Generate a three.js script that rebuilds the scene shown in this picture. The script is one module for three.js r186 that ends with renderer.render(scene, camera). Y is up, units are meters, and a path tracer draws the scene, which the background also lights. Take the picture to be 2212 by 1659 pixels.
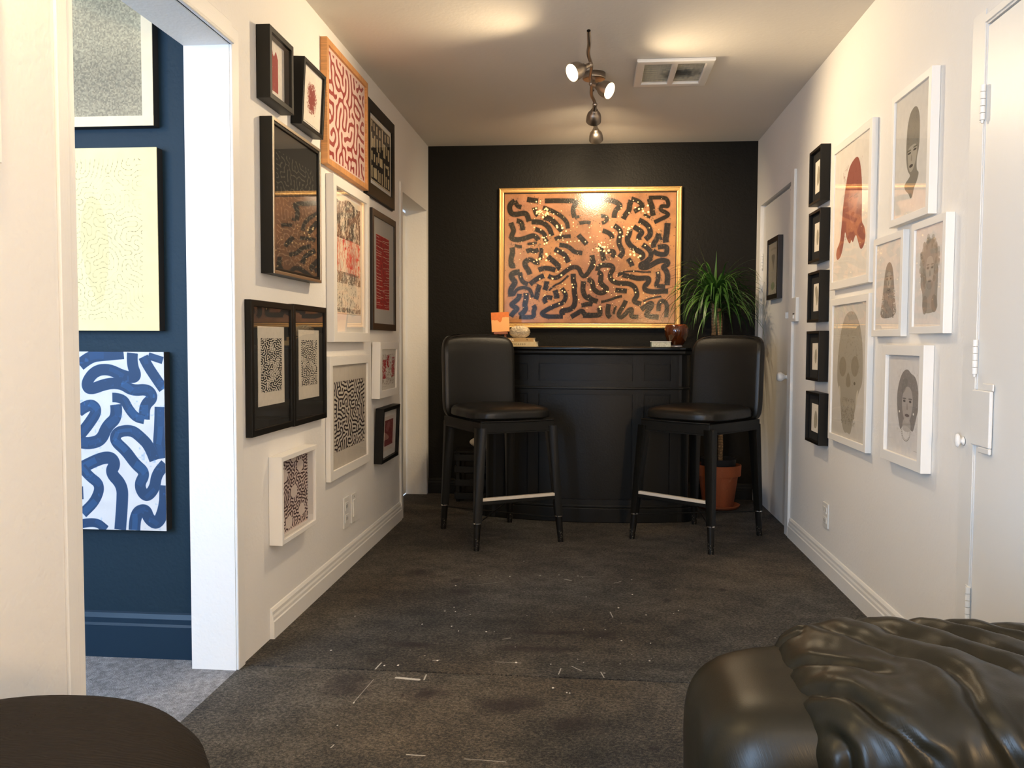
import * as THREE from 'three';
import { RoundedBoxGeometry } from 'three/addons/geometries/RoundedBoxGeometry.js';
import { mergeGeometries, mergeVertices } from 'three/addons/utils/BufferGeometryUtils.js';
import { RectAreaLightUniformsLib } from 'three/addons/lights/RectAreaLightUniformsLib.js';

// ------------------------------------------------------------------ camera, sky, daylight, exposure
RectAreaLightUniformsLib.init();
const scene = new THREE.Scene();
const camera = new THREE.PerspectiveCamera(48.03, 2212 / 1659, 0.05, 60);
camera.position.set(0, 1.081, 0);
camera.rotation.set(-0.0494, 0.0919, 0.0042, 'YXZ');
scene.background = new THREE.Color().setRGB(0.8, 0.92, 1.08);
const renderer = new THREE.WebGLRenderer({ antialias: true });
renderer.toneMapping = THREE.LinearToneMapping;
renderer.toneMappingExposure = 0.92;
renderer.shadowMap.enabled = true;

const XL = -1.1506, XR = 1.1088, ZB = -6.0214, CEIL = 2.44;   // the hall, in metres
// daylight through the window of the side room and through the window behind the camera
function daylight(w, h, x, y, z, tx, ty, tz, r, g, b, power) {
  const l = new THREE.RectAreaLight(new THREE.Color().setRGB(r, g, b), power, w, h);
  l.position.set(x, y, z); l.lookAt(tx, ty, tz); scene.add(l);
}
daylight(1.36, 1.16, -2.4, 1.5, -0.27, -2.4, 1.5, -3, 0.40, 0.64, 1.0, 19);
daylight(0.7, 1.75, -1.17, 1.03, 1.25, 2, 1.03, 1.25, 0.45, 0.68, 1.0, 72);

// ------------------------------------------------------------------ helpers
function rng(seed) { let a = seed >>> 0; return () => { a = (a + 0x6D2B79F5) | 0; let t = Math.imul(a ^ (a >>> 15), 1 | a); t = (t + Math.imul(t ^ (t >>> 7), 61 | t)) ^ t; return ((t ^ (t >>> 14)) >>> 0) / 4294967296; }; }
const R0 = rng(11);
const names = {};
function numbered(n) { names[n] = (names[n] || 0) + 1; return names[n] === 1 ? n : n + '_' + String(names[n] - 1).padStart(3, '0'); }
function shadows(o) { o.castShadow = true; o.receiveShadow = true; return o; }
function part(name, geo, mat, parent) { const m = shadows(new THREE.Mesh(geo, mat)); m.name = name; parent.add(m); return m; }
function tag(o, label, category, group) { o.userData.label = label; o.userData.category = category; if (group) o.userData.group = group; return o; }
function thing(name, label, category, p = [0, 0, 0], turn = 0, group) {
  const o = new THREE.Group(); o.name = numbered(name); o.position.set(...p); o.rotation.y = turn; scene.add(o); return tag(o, label, category, group);
}
function struct(name, geo, mat, label) { const m = shadows(new THREE.Mesh(geo, mat)); m.name = numbered(name); m.userData.kind = 'structure'; if (label) m.userData.label = label; scene.add(m); return m; }
function structGroup(name, label) { const g = new THREE.Group(); g.name = numbered(name); g.userData.kind = 'structure'; if (label) g.userData.label = label; scene.add(g); return g; }
// uv in metres, taken from the side that a face looks to
function metricUV(g) {
  if (g.index) g = g.toNonIndexed();
  const p = g.attributes.position, uv = new Float32Array(p.count * 2), a = new THREE.Vector3(), b = new THREE.Vector3(), c = new THREE.Vector3();
  for (let i = 0; i < p.count; i += 3) {
    a.fromBufferAttribute(p, i); b.fromBufferAttribute(p, i + 1); c.fromBufferAttribute(p, i + 2);
    const n = b.clone().sub(a).cross(c.clone().sub(a)), ax = Math.abs(n.x), ay = Math.abs(n.y), az = Math.abs(n.z);
    [a, b, c].forEach((v, k) => { const q = ax >= ay && ax >= az ? [v.z, v.y] : ay >= az ? [v.x, v.z] : [v.x, v.y]; uv[(i + k) * 2] = q[0]; uv[(i + k) * 2 + 1] = q[1]; });
  }
  g.setAttribute('uv', new THREE.BufferAttribute(uv, 2));
  return g;
}
function box(x0, x1, y0, y1, z0, z1) { const g = new THREE.BoxGeometry(x1 - x0, y1 - y0, z1 - z0); g.translate((x0 + x1) / 2, (y0 + y1) / 2, (z0 + z1) / 2); return metricUV(g); }
function rbox(x0, x1, y0, y1, z0, z1, r = 0.004, seg = 2) { const g = new RoundedBoxGeometry(x1 - x0, y1 - y0, z1 - z0, seg, r); g.translate((x0 + x1) / 2, (y0 + y1) / 2, (z0 + z1) / 2); return g; }
function merge(list) { return mergeGeometries(list.map(g => { g = g.index ? g.toNonIndexed() : g; for (const k of Object.keys(g.attributes)) if (!['position', 'normal', 'uv'].includes(k)) g.deleteAttribute(k); return g; })); }
// a wall in the z-y plane (thick from x0 to x1) with rectangular openings [z0, z1, y0, y1]
function wallZ(x0, x1, z0, z1, y0, y1, holes) {
  const s = new THREE.Shape(); s.moveTo(z0, y0);
  const floorHoles = holes.filter(h => h[2] <= y0 + 1e-6).sort((a, b) => a[0] - b[0]);
  for (const h of floorHoles) { s.lineTo(h[0], y0); s.lineTo(h[0], h[3]); s.lineTo(h[1], h[3]); s.lineTo(h[1], y0); }
  s.lineTo(z1, y0); s.lineTo(z1, y1); s.lineTo(z0, y1); s.closePath();
  for (const h of holes.filter(h => h[2] > y0 + 1e-6)) { const q = new THREE.Path(); q.moveTo(h[0], h[2]); q.lineTo(h[1], h[2]); q.lineTo(h[1], h[3]); q.lineTo(h[0], h[3]); q.closePath(); s.holes.push(q); }
  const g = new THREE.ExtrudeGeometry(s, { depth: x1 - x0, bevelEnabled: false });
  g.rotateY(-Math.PI / 2); g.translate(x1, 0, 0);   // shape x becomes world z, depth runs towards -x
  return metricUV(g);
}
function wallX(z0, z1, x0, x1, y0, y1, holes) {
  const s = new THREE.Shape(); s.moveTo(x0, y0); s.lineTo(x1, y0); s.lineTo(x1, y1); s.lineTo(x0, y1); s.closePath();
  for (const h of holes) { const q = new THREE.Path(); q.moveTo(h[0], h[2]); q.lineTo(h[1], h[2]); q.lineTo(h[1], h[3]); q.lineTo(h[0], h[3]); q.closePath(); s.holes.push(q); }
  const g = new THREE.ExtrudeGeometry(s, { depth: z1 - z0, bevelEnabled: false }); g.translate(0, 0, z0); return metricUV(g);
}
// a profile in (out, up) swept along z (for skirting and casings); side = +1 grows towards +x
function sweepZ(profile, x, side, z0, z1) {
  const s = new THREE.Shape(); profile.forEach(([a, b], i) => i ? s.lineTo(a, b) : s.moveTo(a, b)); s.closePath();
  const g = new THREE.ExtrudeGeometry(s, { depth: Math.abs(z1 - z0), bevelEnabled: false });
  const p = g.attributes.position; for (let i = 0; i < p.count; i++) p.setX(i, x + side * p.getX(i)), p.setZ(i, Math.min(z0, z1) + p.getZ(i));
  if (side < 0) { const q = g.toNonIndexed(), a = q.attributes.position.array; for (let i = 0; i < a.length; i += 9) for (let k = 0; k < 3; k++) { const t = a[i + 3 + k]; a[i + 3 + k] = a[i + 6 + k]; a[i + 6 + k] = t; } q.computeVertexNormals(); return metricUV(q); }
  return metricUV(g);
}
function sweepX(profile, z, x0, x1) { const g = sweepZ(profile, 0, 1, 0, x1 - x0); g.rotateY(-Math.PI / 2); g.translate(x1, 0, z); return metricUV(g); }
function tube(pts, r, seg = 24, rad = 8) { return new THREE.TubeGeometry(new THREE.CatmullRomCurve3(pts.map(p => new THREE.Vector3(...p))), seg, r, rad); }
function rod(a, b, r, rad = 10, r2 = r) {
  const A = new THREE.Vector3(...a), B = new THREE.Vector3(...b), d = B.clone().sub(A), g = new THREE.CylinderGeometry(r2, r, d.length(), rad);
  g.applyQuaternion(new THREE.Quaternion().setFromUnitVectors(new THREE.Vector3(0, 1, 0), d.clone().normalize())); g.translate((A.x + B.x) / 2, (A.y + B.y) / 2, (A.z + B.z) / 2); return g;
}
function lathe(pts, seg = 40) { return new THREE.LatheGeometry(pts.map(p => new THREE.Vector2(p[0], p[1])), seg); }
// a tapering square leg from a to b
function squareLeg(a, b, w0, w1) {
  const g = new THREE.CylinderGeometry(w1 * 0.7071, w0 * 0.7071, 1, 4, 1); g.rotateY(Math.PI / 4); g.translate(0, 0.5, 0);
  const p = g.attributes.position; for (let i = 0; i < p.count; i++) { const t = p.getY(i); p.setXYZ(i, p.getX(i) + a[0] + (b[0] - a[0]) * t, a[1] + (b[1] - a[1]) * t, p.getZ(i) + a[2] + (b[2] - a[2]) * t); }
  g.computeVertexNormals(); return g;
}
// a soft cushion: a superellipsoid with half sizes hx hy hz and squareness n, moved along its normals by bump(x, y, z)
function puff(cx, cy, cz, hx, hy, hz, n, seg, bump) {
  let g = new THREE.BoxGeometry(2, 2, 2, seg[0], seg[1], seg[2]); g.deleteAttribute('uv'); g.deleteAttribute('normal');
  g = mergeVertices(g, 1e-4);
  const p = g.attributes.position;
  for (let i = 0; i < p.count; i++) {
    let x = p.getX(i), y = p.getY(i), z = p.getZ(i);
    const s = Math.pow(Math.abs(x) ** n + Math.abs(y) ** n + Math.abs(z) ** n, -1 / n);
    p.setXYZ(i, cx + x * s * hx, cy + y * s * hy, cz + z * s * hz);
  }
  g.computeVertexNormals();
  if (bump) {
    const N = g.attributes.normal;
    for (let i = 0; i < p.count; i++) { const d = bump(p.getX(i), p.getY(i), p.getZ(i)); p.setXYZ(i, p.getX(i) + N.getX(i) * d, p.getY(i) + N.getY(i) * d, p.getZ(i) + N.getZ(i) * d); }
    g.computeVertexNormals();
  }
  const uv = new Float32Array(p.count * 2); for (let i = 0; i < p.count; i++) { uv[2 * i] = p.getX(i) + 0.35 * p.getY(i); uv[2 * i + 1] = p.getZ(i) + 0.6 * p.getY(i); }
  g.setAttribute('uv', new THREE.BufferAttribute(uv, 2));
  return g;
}
// ------------------------------------------------------------------ textures
function valueNoise(seed) {
  const r = rng(seed), N = 256, t = new Float32Array(N * N); for (let i = 0; i < t.length; i++) t[i] = r();
  return (x, y, per = 256) => {
    const xi = Math.floor(x), yi = Math.floor(y), fx = x - xi, fy = y - yi, u = fx * fx * (3 - 2 * fx), v = fy * fy * (3 - 2 * fy);
    const m = (a) => ((a % per) + per) % per, g = (a, b) => t[(m(b) & 255) * N + (m(a) & 255)];
    return (g(xi, yi) * (1 - u) + g(xi + 1, yi) * u) * (1 - v) + (g(xi, yi + 1) * (1 - u) + g(xi + 1, yi + 1) * u) * v;
  };
}
function noiseTexture(size, octaves, seed, tile) {          // grey height map that repeats every `tile` metres
  const n = valueNoise(seed), d = new Uint8Array(size * size * 4);
  for (let y = 0; y < size; y++) for (let x = 0; x < size; x++) {
    let s = 0, w = 0; for (const [f, a, g = 1] of octaves) { s += a * n(x / size * f, y / size * f * g, f); w += a; }
    const k = (y * size + x) * 4; d[k] = d[k + 1] = d[k + 2] = Math.max(0, Math.min(255, 255 * s / w)); d[k + 3] = 255;
  }
  const t = new THREE.DataTexture(d, size, size); t.wrapS = t.wrapT = THREE.RepeatWrapping; t.magFilter = THREE.LinearFilter; t.minFilter = THREE.LinearMipmapLinearFilter; t.generateMipmaps = true; t.repeat.set(1 / tile, 1 / tile); t.needsUpdate = true; return t;
}
function canvasTexture(w, h, draw) {
  const c = document.createElement('canvas'); c.width = w; c.height = h; const g = c.getContext('2d'); draw(g, w, h);
  const t = new THREE.CanvasTexture(c); t.colorSpace = THREE.SRGBColorSpace; t.magFilter = THREE.LinearFilter; return t;
}
const peel = noiseTexture(512, [[64, 0.5], [128, 0.35], [24, 0.35]], 3, 0.6);
const rollerPeel = noiseTexture(512, [[40, 0.6], [90, 0.3]], 4, 0.5);
const weave = noiseTexture(512, [[200, 0.6], [120, 0.3], [30, 0.2]], 5, 0.3);
const grain = noiseTexture(512, [[160, 0.6], [256, 0.5], [40, 0.2]], 6, 0.25);
// ------------------------------------------------------------------ materials
const lin = (r, g, b) => new THREE.Color().setRGB(r, g, b);
const phys = (o) => new THREE.MeshPhysicalMaterial(o);
const std = (o) => new THREE.MeshStandardMaterial(o);
const M = {
  wall: std({ color: lin(0.80, 0.775, 0.73), roughness: 0.75, bumpMap: peel, bumpScale: 0.0009 }),
  ceiling: std({ color: lin(0.72, 0.68, 0.61), roughness: 0.8, bumpMap: rollerPeel, bumpScale: 0.0004 }),
  trim: std({ color: lin(0.80, 0.78, 0.735), roughness: 0.42, bumpMap: rollerPeel, bumpScale: 0.0002 }),
  black: phys({ color: lin(0.0060, 0.0052, 0.0036), roughness: 0.6, specularIntensity: 0.35, bumpMap: peel, bumpScale: 0.0014 }),
  blue: phys({ color: lin(0.0085, 0.0235, 0.037), roughness: 0.55, specularIntensity: 0.5, bumpMap: peel, bumpScale: 0.0008 }),
  blackSatin: phys({ color: lin(0.0048, 0.0046, 0.0034), roughness: 0.42, specularIntensity: 0.6, bumpMap: rollerPeel, bumpScale: 0.0003 }),
  blackFrame: phys({ color: lin(0.007, 0.0062, 0.0048), roughness: 0.45, specularIntensity: 0.5 }),
  brownFrame: std({ color: lin(0.020, 0.014, 0.011), roughness: 0.4 }),
  whiteFrame: std({ color: lin(0.84, 0.81, 0.755), roughness: 0.45 }),
  blackMat: std({ color: lin(0.008, 0.0075, 0.006), roughness: 0.9 }),
  whiteMat: std({ color: lin(0.78, 0.75, 0.70), roughness: 0.92 }),
  greyMat: std({ color: lin(0.55, 0.53, 0.49), roughness: 0.92 }),
  glass: new THREE.MeshPhysicalMaterial({ color: 0xffffff, transmission: 1, thickness: 0, roughness: 0.0, ior: 1.5 }),
  nickel: std({ color: lin(0.42, 0.36, 0.30), metalness: 1, roughness: 0.32 }),
  chrome: std({ color: lin(0.8, 0.78, 0.75), metalness: 1, roughness: 0.18 }),
  brass: std({ color: lin(0.52, 0.45, 0.36), metalness: 1, roughness: 0.36 }),
  leather: phys({ color: lin(0.0065, 0.0058, 0.0040), roughness: 0.36, specularIntensity: 0.9, bumpMap: grain, bumpScale: 0.0005 }),
  plastic: std({ color: lin(0.80, 0.78, 0.73), roughness: 0.35 }),
  dark: std({ color: lin(0.01, 0.009, 0.008), roughness: 0.8 }),
};
// ------------------------------------------------------------------ the setting
struct('wall_left', wallZ(XL - 0.15, XL, ZB - 0.15, 1.9, 0, CEIL, [[-5.96, -5.14, 0, 1.985], [-2.68, -1.84, 0, 2.015], [0.88, 1.62, 0.1, 1.95]]), M.wall, 'white painted wall hung with framed prints');
struct('wall_right', wallZ(XR, XR + 0.15, ZB - 0.15, 1.9, 0, CEIL, [[-5.9, -4.95, 0, 1.985], [-2.6015, -1.75, 0, 1.984]]), M.wall, 'white painted wall with small black frames and portraits');
struct('wall_back', box(XL - 0.15, XR + 0.15, 0, CEIL, ZB - 0.15, ZB), M.black, 'black painted end wall behind the bar');
struct('wall_front', box(XL - 0.15, XR + 0.15, 0, CEIL, 1.75, 1.9), M.blue, 'dark blue wall behind the sofa end of the hall');
struct('wall_side_room', box(-3.75, XL - 0.15, 0, CEIL, -2.92, -2.77), M.blue, 'dark blue wall of the side room');
struct('wall_side_room_left', box(-3.9, -3.75, 0, CEIL, -2.92, -0.1), M.wall);
struct('wall_side_room_front', wallX(-0.25, -0.1, -3.75, XL - 0.15, 0, CEIL, [[-3.1, -1.7, 0.9, 2.1]]), M.wall);
struct('ceiling', box(-3.9, XR + 0.15, CEIL, CEIL + 0.12, ZB - 0.15, 1.9), M.ceiling, 'pale ceiling over the hall');
{ // windows that let the daylight in: a frame, a mullion and panes
  const w1 = structGroup('window_1', 'window of the side room');
  part('frame', merge([box(-3.1, -1.7, 0.9, 0.95, -0.23, -0.12), box(-3.1, -1.7, 2.05, 2.1, -0.23, -0.12), box(-3.1, -3.05, 0.95, 2.05, -0.23, -0.12), box(-1.75, -1.7, 0.95, 2.05, -0.23, -0.12), box(-2.42, -2.38, 0.95, 2.05, -0.21, -0.14)]), M.trim, w1);
  part('pane', box(-3.05, -2.42, 0.95, 2.05, -0.176, -0.174), M.glass, w1); part('pane', box(-2.38, -1.75, 0.95, 2.05, -0.176, -0.174), M.glass, w1);
  const w2 = structGroup('window_2', 'window behind the sofa end of the hall');
  part('frame', merge([box(XL - 0.13, XL - 0.03, 0.1, 0.15, 0.88, 1.62), box(XL - 0.13, XL - 0.03, 1.9, 1.95, 0.88, 1.62), box(XL - 0.13, XL - 0.03, 0.15, 1.9, 0.88, 0.92), box(XL - 0.13, XL - 0.03, 0.15, 1.9, 1.58, 1.62), box(XL - 0.11, XL - 0.05, 0.98, 1.02, 0.92, 1.58)]), M.trim, w2);
  part('pane', box(XL - 0.081, XL - 0.079, 0.15, 0.98, 0.92, 1.58), M.glass, w2); part('pane', box(XL - 0.081, XL - 0.079, 1.02, 1.9, 0.92, 1.58), M.glass, w2);
}
// ---- carpets: dark worn pile in two pieces with a seam, pale pile in the side room
const SPECKS = [[-0.323,-4.185],[-0.505,-3.902],[-0.428,-3.885],[-0.366,-3.905],[-0.59,-3.729],[-0.142,-3.954],[-0.054,-3.945],[-0.032,-3.923],[0.191,-3.909],[-0.548,-3.42],[-0.534,-3.367],[-0.577,-3.369],[-0.636,-3.2],[-0.486,-3.138],[-0.52,-3.188],[-0.898,-2.893],[-0.917,-3.267],[-0.47,-3.336],[-0.014,-3.621],[0.118,-3.484],[0.224,-3.403],[0.117,-3.096],[0.22,-3.08],[0.06,-3.213],[-0.021,-3.206],[0.358,-3.472],[0.183,-3.677],[-0.067,-2.613],[-0.058,-2.61],[-0.111,-2.645],[-0.703,-2.32],[-0.699,-2.473],[-0.679,-2.773],[-0.634,-2.78],[-0.511,-2.836],[-0.244,-2.845],[-0.127,-2.842],[0.05,-2.783],[0.105,-2.869],[0.205,-2.907],[-0.228,-3.931],[-0.382,-3.141],[-0.352,-3.144]];
const SCUFFS = [[-0.615,-2.675,-0.541,-2.666,9],[-0.524,-2.667,-0.525,-2.709,4],[-0.701,-2.738,-0.695,-2.796,4],[-0.527,-2.835,-0.504,-2.841,3],[-0.315,-2.844,-0.228,-2.842,2],[-0.098,-2.756,-0.092,-2.808,3],[-0.057,-2.831,-0.023,-2.793,3],[0.039,-2.79,0.049,-2.744,3],[-0.473,-2.17,-0.424,-2.169,3],[-0.681,-2.189,-0.678,-2.205,3],[0.109,-3.842,0.141,-3.874,3],[-0.116,-3.885,-0.082,-3.865,5],[-0.1,-3.917,0.027,-3.951,1.5],[-0.546,-3.74,-0.408,-3.795,1.5],[0.083,-3.427,0.092,-3.358,3],[-0.7,-2.476,-0.685,-2.654,1.5],[-0.319,-2.163,-0.21,-2.157,1.5],[-0.313,-3.066,-0.285,-3.083,3]];
const STAINS = [[-0.792,-3.928,0.084,0.107],[-0.561,-3.633,0.068,0.066],[-0.72,-2.811,0.033,0.031],[0.184,-3.32,0.018,0.033],[-0.599,-3.81,0.041,0.043],[-0.568,-2.537,0.011,0.016],[0.172,-2.268,0.019,0.026],[0.324,-3.601,0.027,0.045],[-0.201,-3.156,0.119,0.03],[-0.081,-3.165,0.102,0.03],[0.039,-3.149,0.085,0.059],[0.58,-3.791,0.033,0.036],[-0.491,-2.561,0.083,0.082],[-0.244,-2.513,0.121,0.094],[-0.752,-2.611,0.098,0.102],[-0.035,-2.405,0.103,0.086],[-0.207,-2.985,0.192,0.053],[-0.619,-2.975,0.128,0.044]];
function carpetMap(w, h, x0, x1, zFar, zNear, seed) {
  return canvasTexture(w, h, (g) => {
    const n = valueNoise(seed), r = rng(seed + 5), im = g.createImageData(w, h), d = im.data, sx = (x1 - x0) / w, sz = (zNear - zFar) / h;
    for (let j = 0; j < h; j++) for (let i = 0; i < w; i++) {
      const X = x0 + i * sx, Z = zFar + j * sz, big = n(X * 3.1 + 40, Z * 3.1 + 40), mid = n(X * 13 + 10, Z * 15 + 10), fine = n(X * 190, Z * 230), warm = n(X * 2.2 + 90, Z * 2.2 + 70) - 0.5;
      const v = 0.62 + 0.42 * big + 0.30 * (mid - 0.5) + 0.7 * (fine - 0.5) + 0.6 * (r() - 0.5), k = (j * w + i) * 4;
      d[k] = 77 * v * (1 + 0.12 * warm); d[k + 1] = 71 * v; d[k + 2] = 62 * v * (1 - 0.16 * warm); d[k + 3] = 255;
    }
    g.putImageData(im, 0, 0);
    const U = (x) => (x - x0) / sx, V = (z) => (z - zFar) / sz;
    for (const [x, z, a, b] of STAINS) for (let k = 0; k < 14; k++) { g.globalAlpha = 0.10; g.fillStyle = '#120f0c'; g.beginPath(); g.ellipse(U(x + (r() - 0.5) * a), V(z + (r() - 0.5) * b), a * (0.2 + 0.4 * r()) / sx, b * (0.2 + 0.4 * r()) / sz, 0, 0, 7); g.fill(); }
    for (let k = 0; k < 240; k++) { const x = x0 + (x1 - x0) * r(), z = zFar + (zNear - zFar) * r(), a = 0.01 + 0.05 * r() * r(); g.globalAlpha = 0.05 + 0.1 * r(); g.fillStyle = r() < 0.75 ? '#15110d' : '#8d8578'; g.beginPath(); g.ellipse(U(x), V(z), a * 1.6 / sx, a * 0.6 / sz, 0, 0, 7); g.fill(); }
    g.lineCap = 'round';
    for (const [xa, za, xb, zb, wd] of SCUFFS) { g.globalAlpha = 0.75; g.strokeStyle = '#e9e4da'; g.lineWidth = wd * 0.0012 / sx; g.beginPath(); g.moveTo(U(xa), V(za)); g.lineTo(U(xb), V(zb)); g.stroke(); }
    g.globalAlpha = 0.9; g.fillStyle = '#f2ede2';
    for (const [x, z] of SPECKS) { g.beginPath(); g.ellipse(U(x), V(z), (0.0018 + 0.0022 * r()) / sx, (0.003 + 0.0045 * r()) / sz, 0, 0, 7); g.fill(); }
    for (let k = 0; k < 45; k++) { const t = r(), x = -0.75 + 1.5 * r(), z = -4.1 + 1.3 * t; g.globalAlpha = 0.4 + 0.4 * r(); g.beginPath(); g.ellipse(U(x), V(z), (0.001 + 0.0016 * r()) / sx, (0.002 + 0.003 * r()) / sz, 0, 0, 7); g.fill(); }
    g.globalAlpha = 1;
  });
}
function carpetMaterial(map) { return std({ map, roughness: 0.95, bumpMap: weave, bumpScale: 0.004 }); }
function floorPiece(name, x0, x1, zFar, zNear, mat, parent) {
  const g = new THREE.BoxGeometry(x1 - x0, 0.05, zNear - zFar); g.translate((x0 + x1) / 2, -0.025, (zFar + zNear) / 2);
  const p = g.attributes.position, uv = g.attributes.uv; for (let i = 0; i < p.count; i++) uv.setXY(i, (p.getX(i) - x0) / (x1 - x0), (zNear - p.getZ(i)) / (zNear - zFar));
  return part(name, g, mat, parent);
}
{
  const f = structGroup('floor', 'dark grey brown carpet with paint specks and a seam across');
  const bumpFor = (t, w, l) => { const c = t.clone(); c.repeat.set(w / 0.3, l / 0.3); c.needsUpdate = true; return c; };
  const far = carpetMaterial(carpetMap(1536, 2048, XL - 0.15, XR + 0.15, ZB, -2.7345, 21)); far.bumpMap = bumpFor(weave, 2.56, 3.29);
  const near = carpetMaterial(carpetMap(1536, 2048, XL, XR + 0.15, -2.7255, 1.75, 22)); near.bumpMap = bumpFor(weave, 2.4, 4.48);
  floorPiece('carpet_piece', XL - 0.15, XR + 0.15, ZB, -2.7345, far, f); floorPiece('carpet_piece', XL, XR + 0.15, -2.7255, 1.75, near, f);
  part('underlay', box(XL - 0.15, XR + 0.15, -0.12, -0.05, ZB, 1.75), M.dark, f);
  const pale = canvasTexture(1024, 1024, (g, w, h) => { const r = rng(31), n = valueNoise(32), im = g.createImageData(w, h); for (let j = 0; j < h; j++) for (let i = 0; i < w; i++) { const k = (j * w + i) * 4, v = 0.7 + 0.25 * n(i / 5, j / 5) + 0.3 * (r() - 0.5) + 0.12 * n(i / 90, j / 90); im.data[k] = 150 * v; im.data[k + 1] = 148 * v; im.data[k + 2] = 149 * v; im.data[k + 3] = 255; } g.putImageData(im, 0, 0); });
  const pm = carpetMaterial(pale); pm.bumpMap = bumpFor(weave, 2.6, 2.7);
  const f2 = structGroup('floor_side_room', 'pale grey carpet of the side room'); floorPiece('carpet_piece', -3.75, XL, -2.77, -0.1, pm, f2);
  part('underlay', box(-3.75, XL - 0.15, -0.12, -0.05, -2.77, -0.1), M.dark, f2);
}
// ---- skirting and casings
const SKIRT = [[0, 0], [0.016, 0], [0.016, 0.062], [0.0125, 0.066], [0.0125, 0.078], [0.0095, 0.086], [0.0095, 0.098], [0.004, 0.108], [0, 0.11]];
struct('baseboard_left', sweepZ(SKIRT, XL, 1, -5.09, -2.98), M.trim); struct('baseboard_right', sweepZ(SKIRT, XR, -1, -4.87, -2.70), M.trim);
struct('baseboard_back', sweepX(SKIRT, ZB, XL, XR), M.blackSatin); struct('baseboard_side_room', sweepX([[0, 0], [0.018, 0], [0.018, 0.11], [0.013, 0.118], [0.013, 0.135], [0.006, 0.15], [0, 0.155]], -2.77, -3.75, XL - 0.15), phys({ color: lin(0.0095, 0.026, 0.046), roughness: 0.4, specularIntensity: 0.6 }), 'blue painted skirting board');
const casing = (name, list, label) => struct(name, merge(list), M.trim, label);
casing('trim_1', [rbox(XL, XL + 0.010, 0, 2.075, -2.735, -2.68), rbox(XL, XL + 0.005, 0, 2.1, -1.84, -1.775, 0.002), rbox(XL, XL + 0.008, 0, 2.09, -1.815, -1.775, 0.003), rbox(XL, XL + 0.012, 2.015, 2.085, -2.68, -1.84), rbox(XL - 0.001, XL + 0.02, 2.015, 2.028, -2.68, -1.84)], 'casing round the side room doorway');
casing('trim_2', [rbox(XL, XL + 0.014, 0, 2.03, -5.14, -5.09)], 'casing of the far panelled door');
casing('trim_3', [rbox(XR - 0.016, XR, 0, 2.03, -4.955, -4.875)], 'casing of the far plain door');
casing('trim_4', [rbox(XR - 0.003, XR, 0, 2.03, -2.69, -2.606, 0.001), rbox(XR - 0.006, XR, 1.990, 2.012, -2.606, -1.66, 0.002), rbox(XR - 0.003, XR, 0, 2.03, -1.75, -1.66, 0.001)], 'casing of the near door');
casing('trim_5', [box(XR + 0.06, XR + 0.15, 0, 1.985, -4.99, -4.95), box(XR + 0.06, XR + 0.15, 0, 1.985, -5.9, -5.86), box(XR + 0.06, XR + 0.15, 1.95, 1.985, -5.86, -4.99)], 'stop of the far plain door');
casing('trim_6', [box(XR + 0.045, XR + 0.15, 0, 1.985, -2.603, -2.56), box(XR + 0.045, XR + 0.15, 0, 1.985, -1.79, -1.75), box(XR + 0.045, XR + 0.15, 1.94, 1.985, -2.56, -1.79)], 'stop of the near door');
// ---- doors
const hinge = (parent, x, y, z, h, dir) => { const o = new THREE.Group(); o.name = 'hinge'; parent.add(o); for (let k = 0; k < 5; k++) part('knuckle', new THREE.CylinderGeometry(0.0075, 0.0075, h / 5 - 0.0015, 10).translate(x, y - h / 2 + (k + 0.5) * h / 5, z), M.plastic, o); part('leaf', rbox(x + 0.003, x + 0.008, y - h / 2, y + h / 2, z - 0.026, z - 0.004, 0.001), M.plastic, o); part('pin', new THREE.CylinderGeometry(0.005, 0.0035, 0.008, 8).translate(x, y - h / 2 - 0.004, z), M.plastic, o); return o; };
{ // far right: plain door with knob and deadbolt
  const d = structGroup('door_1', 'plain white door with round knob and deadbolt beside the bar');
  part('slab', rbox(XR + 0.022, XR + 0.058, 0.008, 1.972, -5.893, -4.958, 0.002), M.trim, d);
  const k = lathe([[0.0001, 0], [0.034, 0], [0.034, 0.005], [0.018, 0.012], [0.011, 0.02], [0.011, 0.032], [0.02, 0.042], [0.027, 0.055], [0.026, 0.07], [0.018, 0.078], [0.0001, 0.08]], 24); k.rotateZ(Math.PI / 2); k.translate(XR + 0.022, 0.885, -5.03);
  part('knob', k, M.plastic, d);
  const b = lathe([[0.0001, 0], [0.03, 0], [0.028, 0.008], [0.016, 0.012], [0.014, 0.02], [0.0001, 0.021]], 24); b.rotateZ(Math.PI / 2); b.translate(XR + 0.022, 1.235, -5.03);
  const db = part('deadbolt', b, M.plastic, d); part('thumb_turn', rbox(XR - 0.016, XR + 0.003, 1.217, 1.253, -5.034, -5.026, 0.002), M.plastic, db);
  part('catch', rbox(XR + 0.004, XR + 0.022, 1.945, 1.965, -5.07, -5.04, 0.003), M.plastic, d);
  hinge(d, XR + 0.014, 1.62, -5.892, 0.1); hinge(d, XR + 0.014, 0.3, -5.892, 0.1);
}
{ // near right: flush door with three painted hinges
  const d = structGroup('door_2', 'flush white door with three painted hinges');
  part('slab', rbox(XR + 0.002, XR + 0.042, 0.008, 1.979, -2.599, -1.755, 0.002), M.trim, d);
  for (const y of [1.765, 1.042, 0.32]) hinge(d, XR - 0.0075, y, -2.6, 0.1);
}
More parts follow.
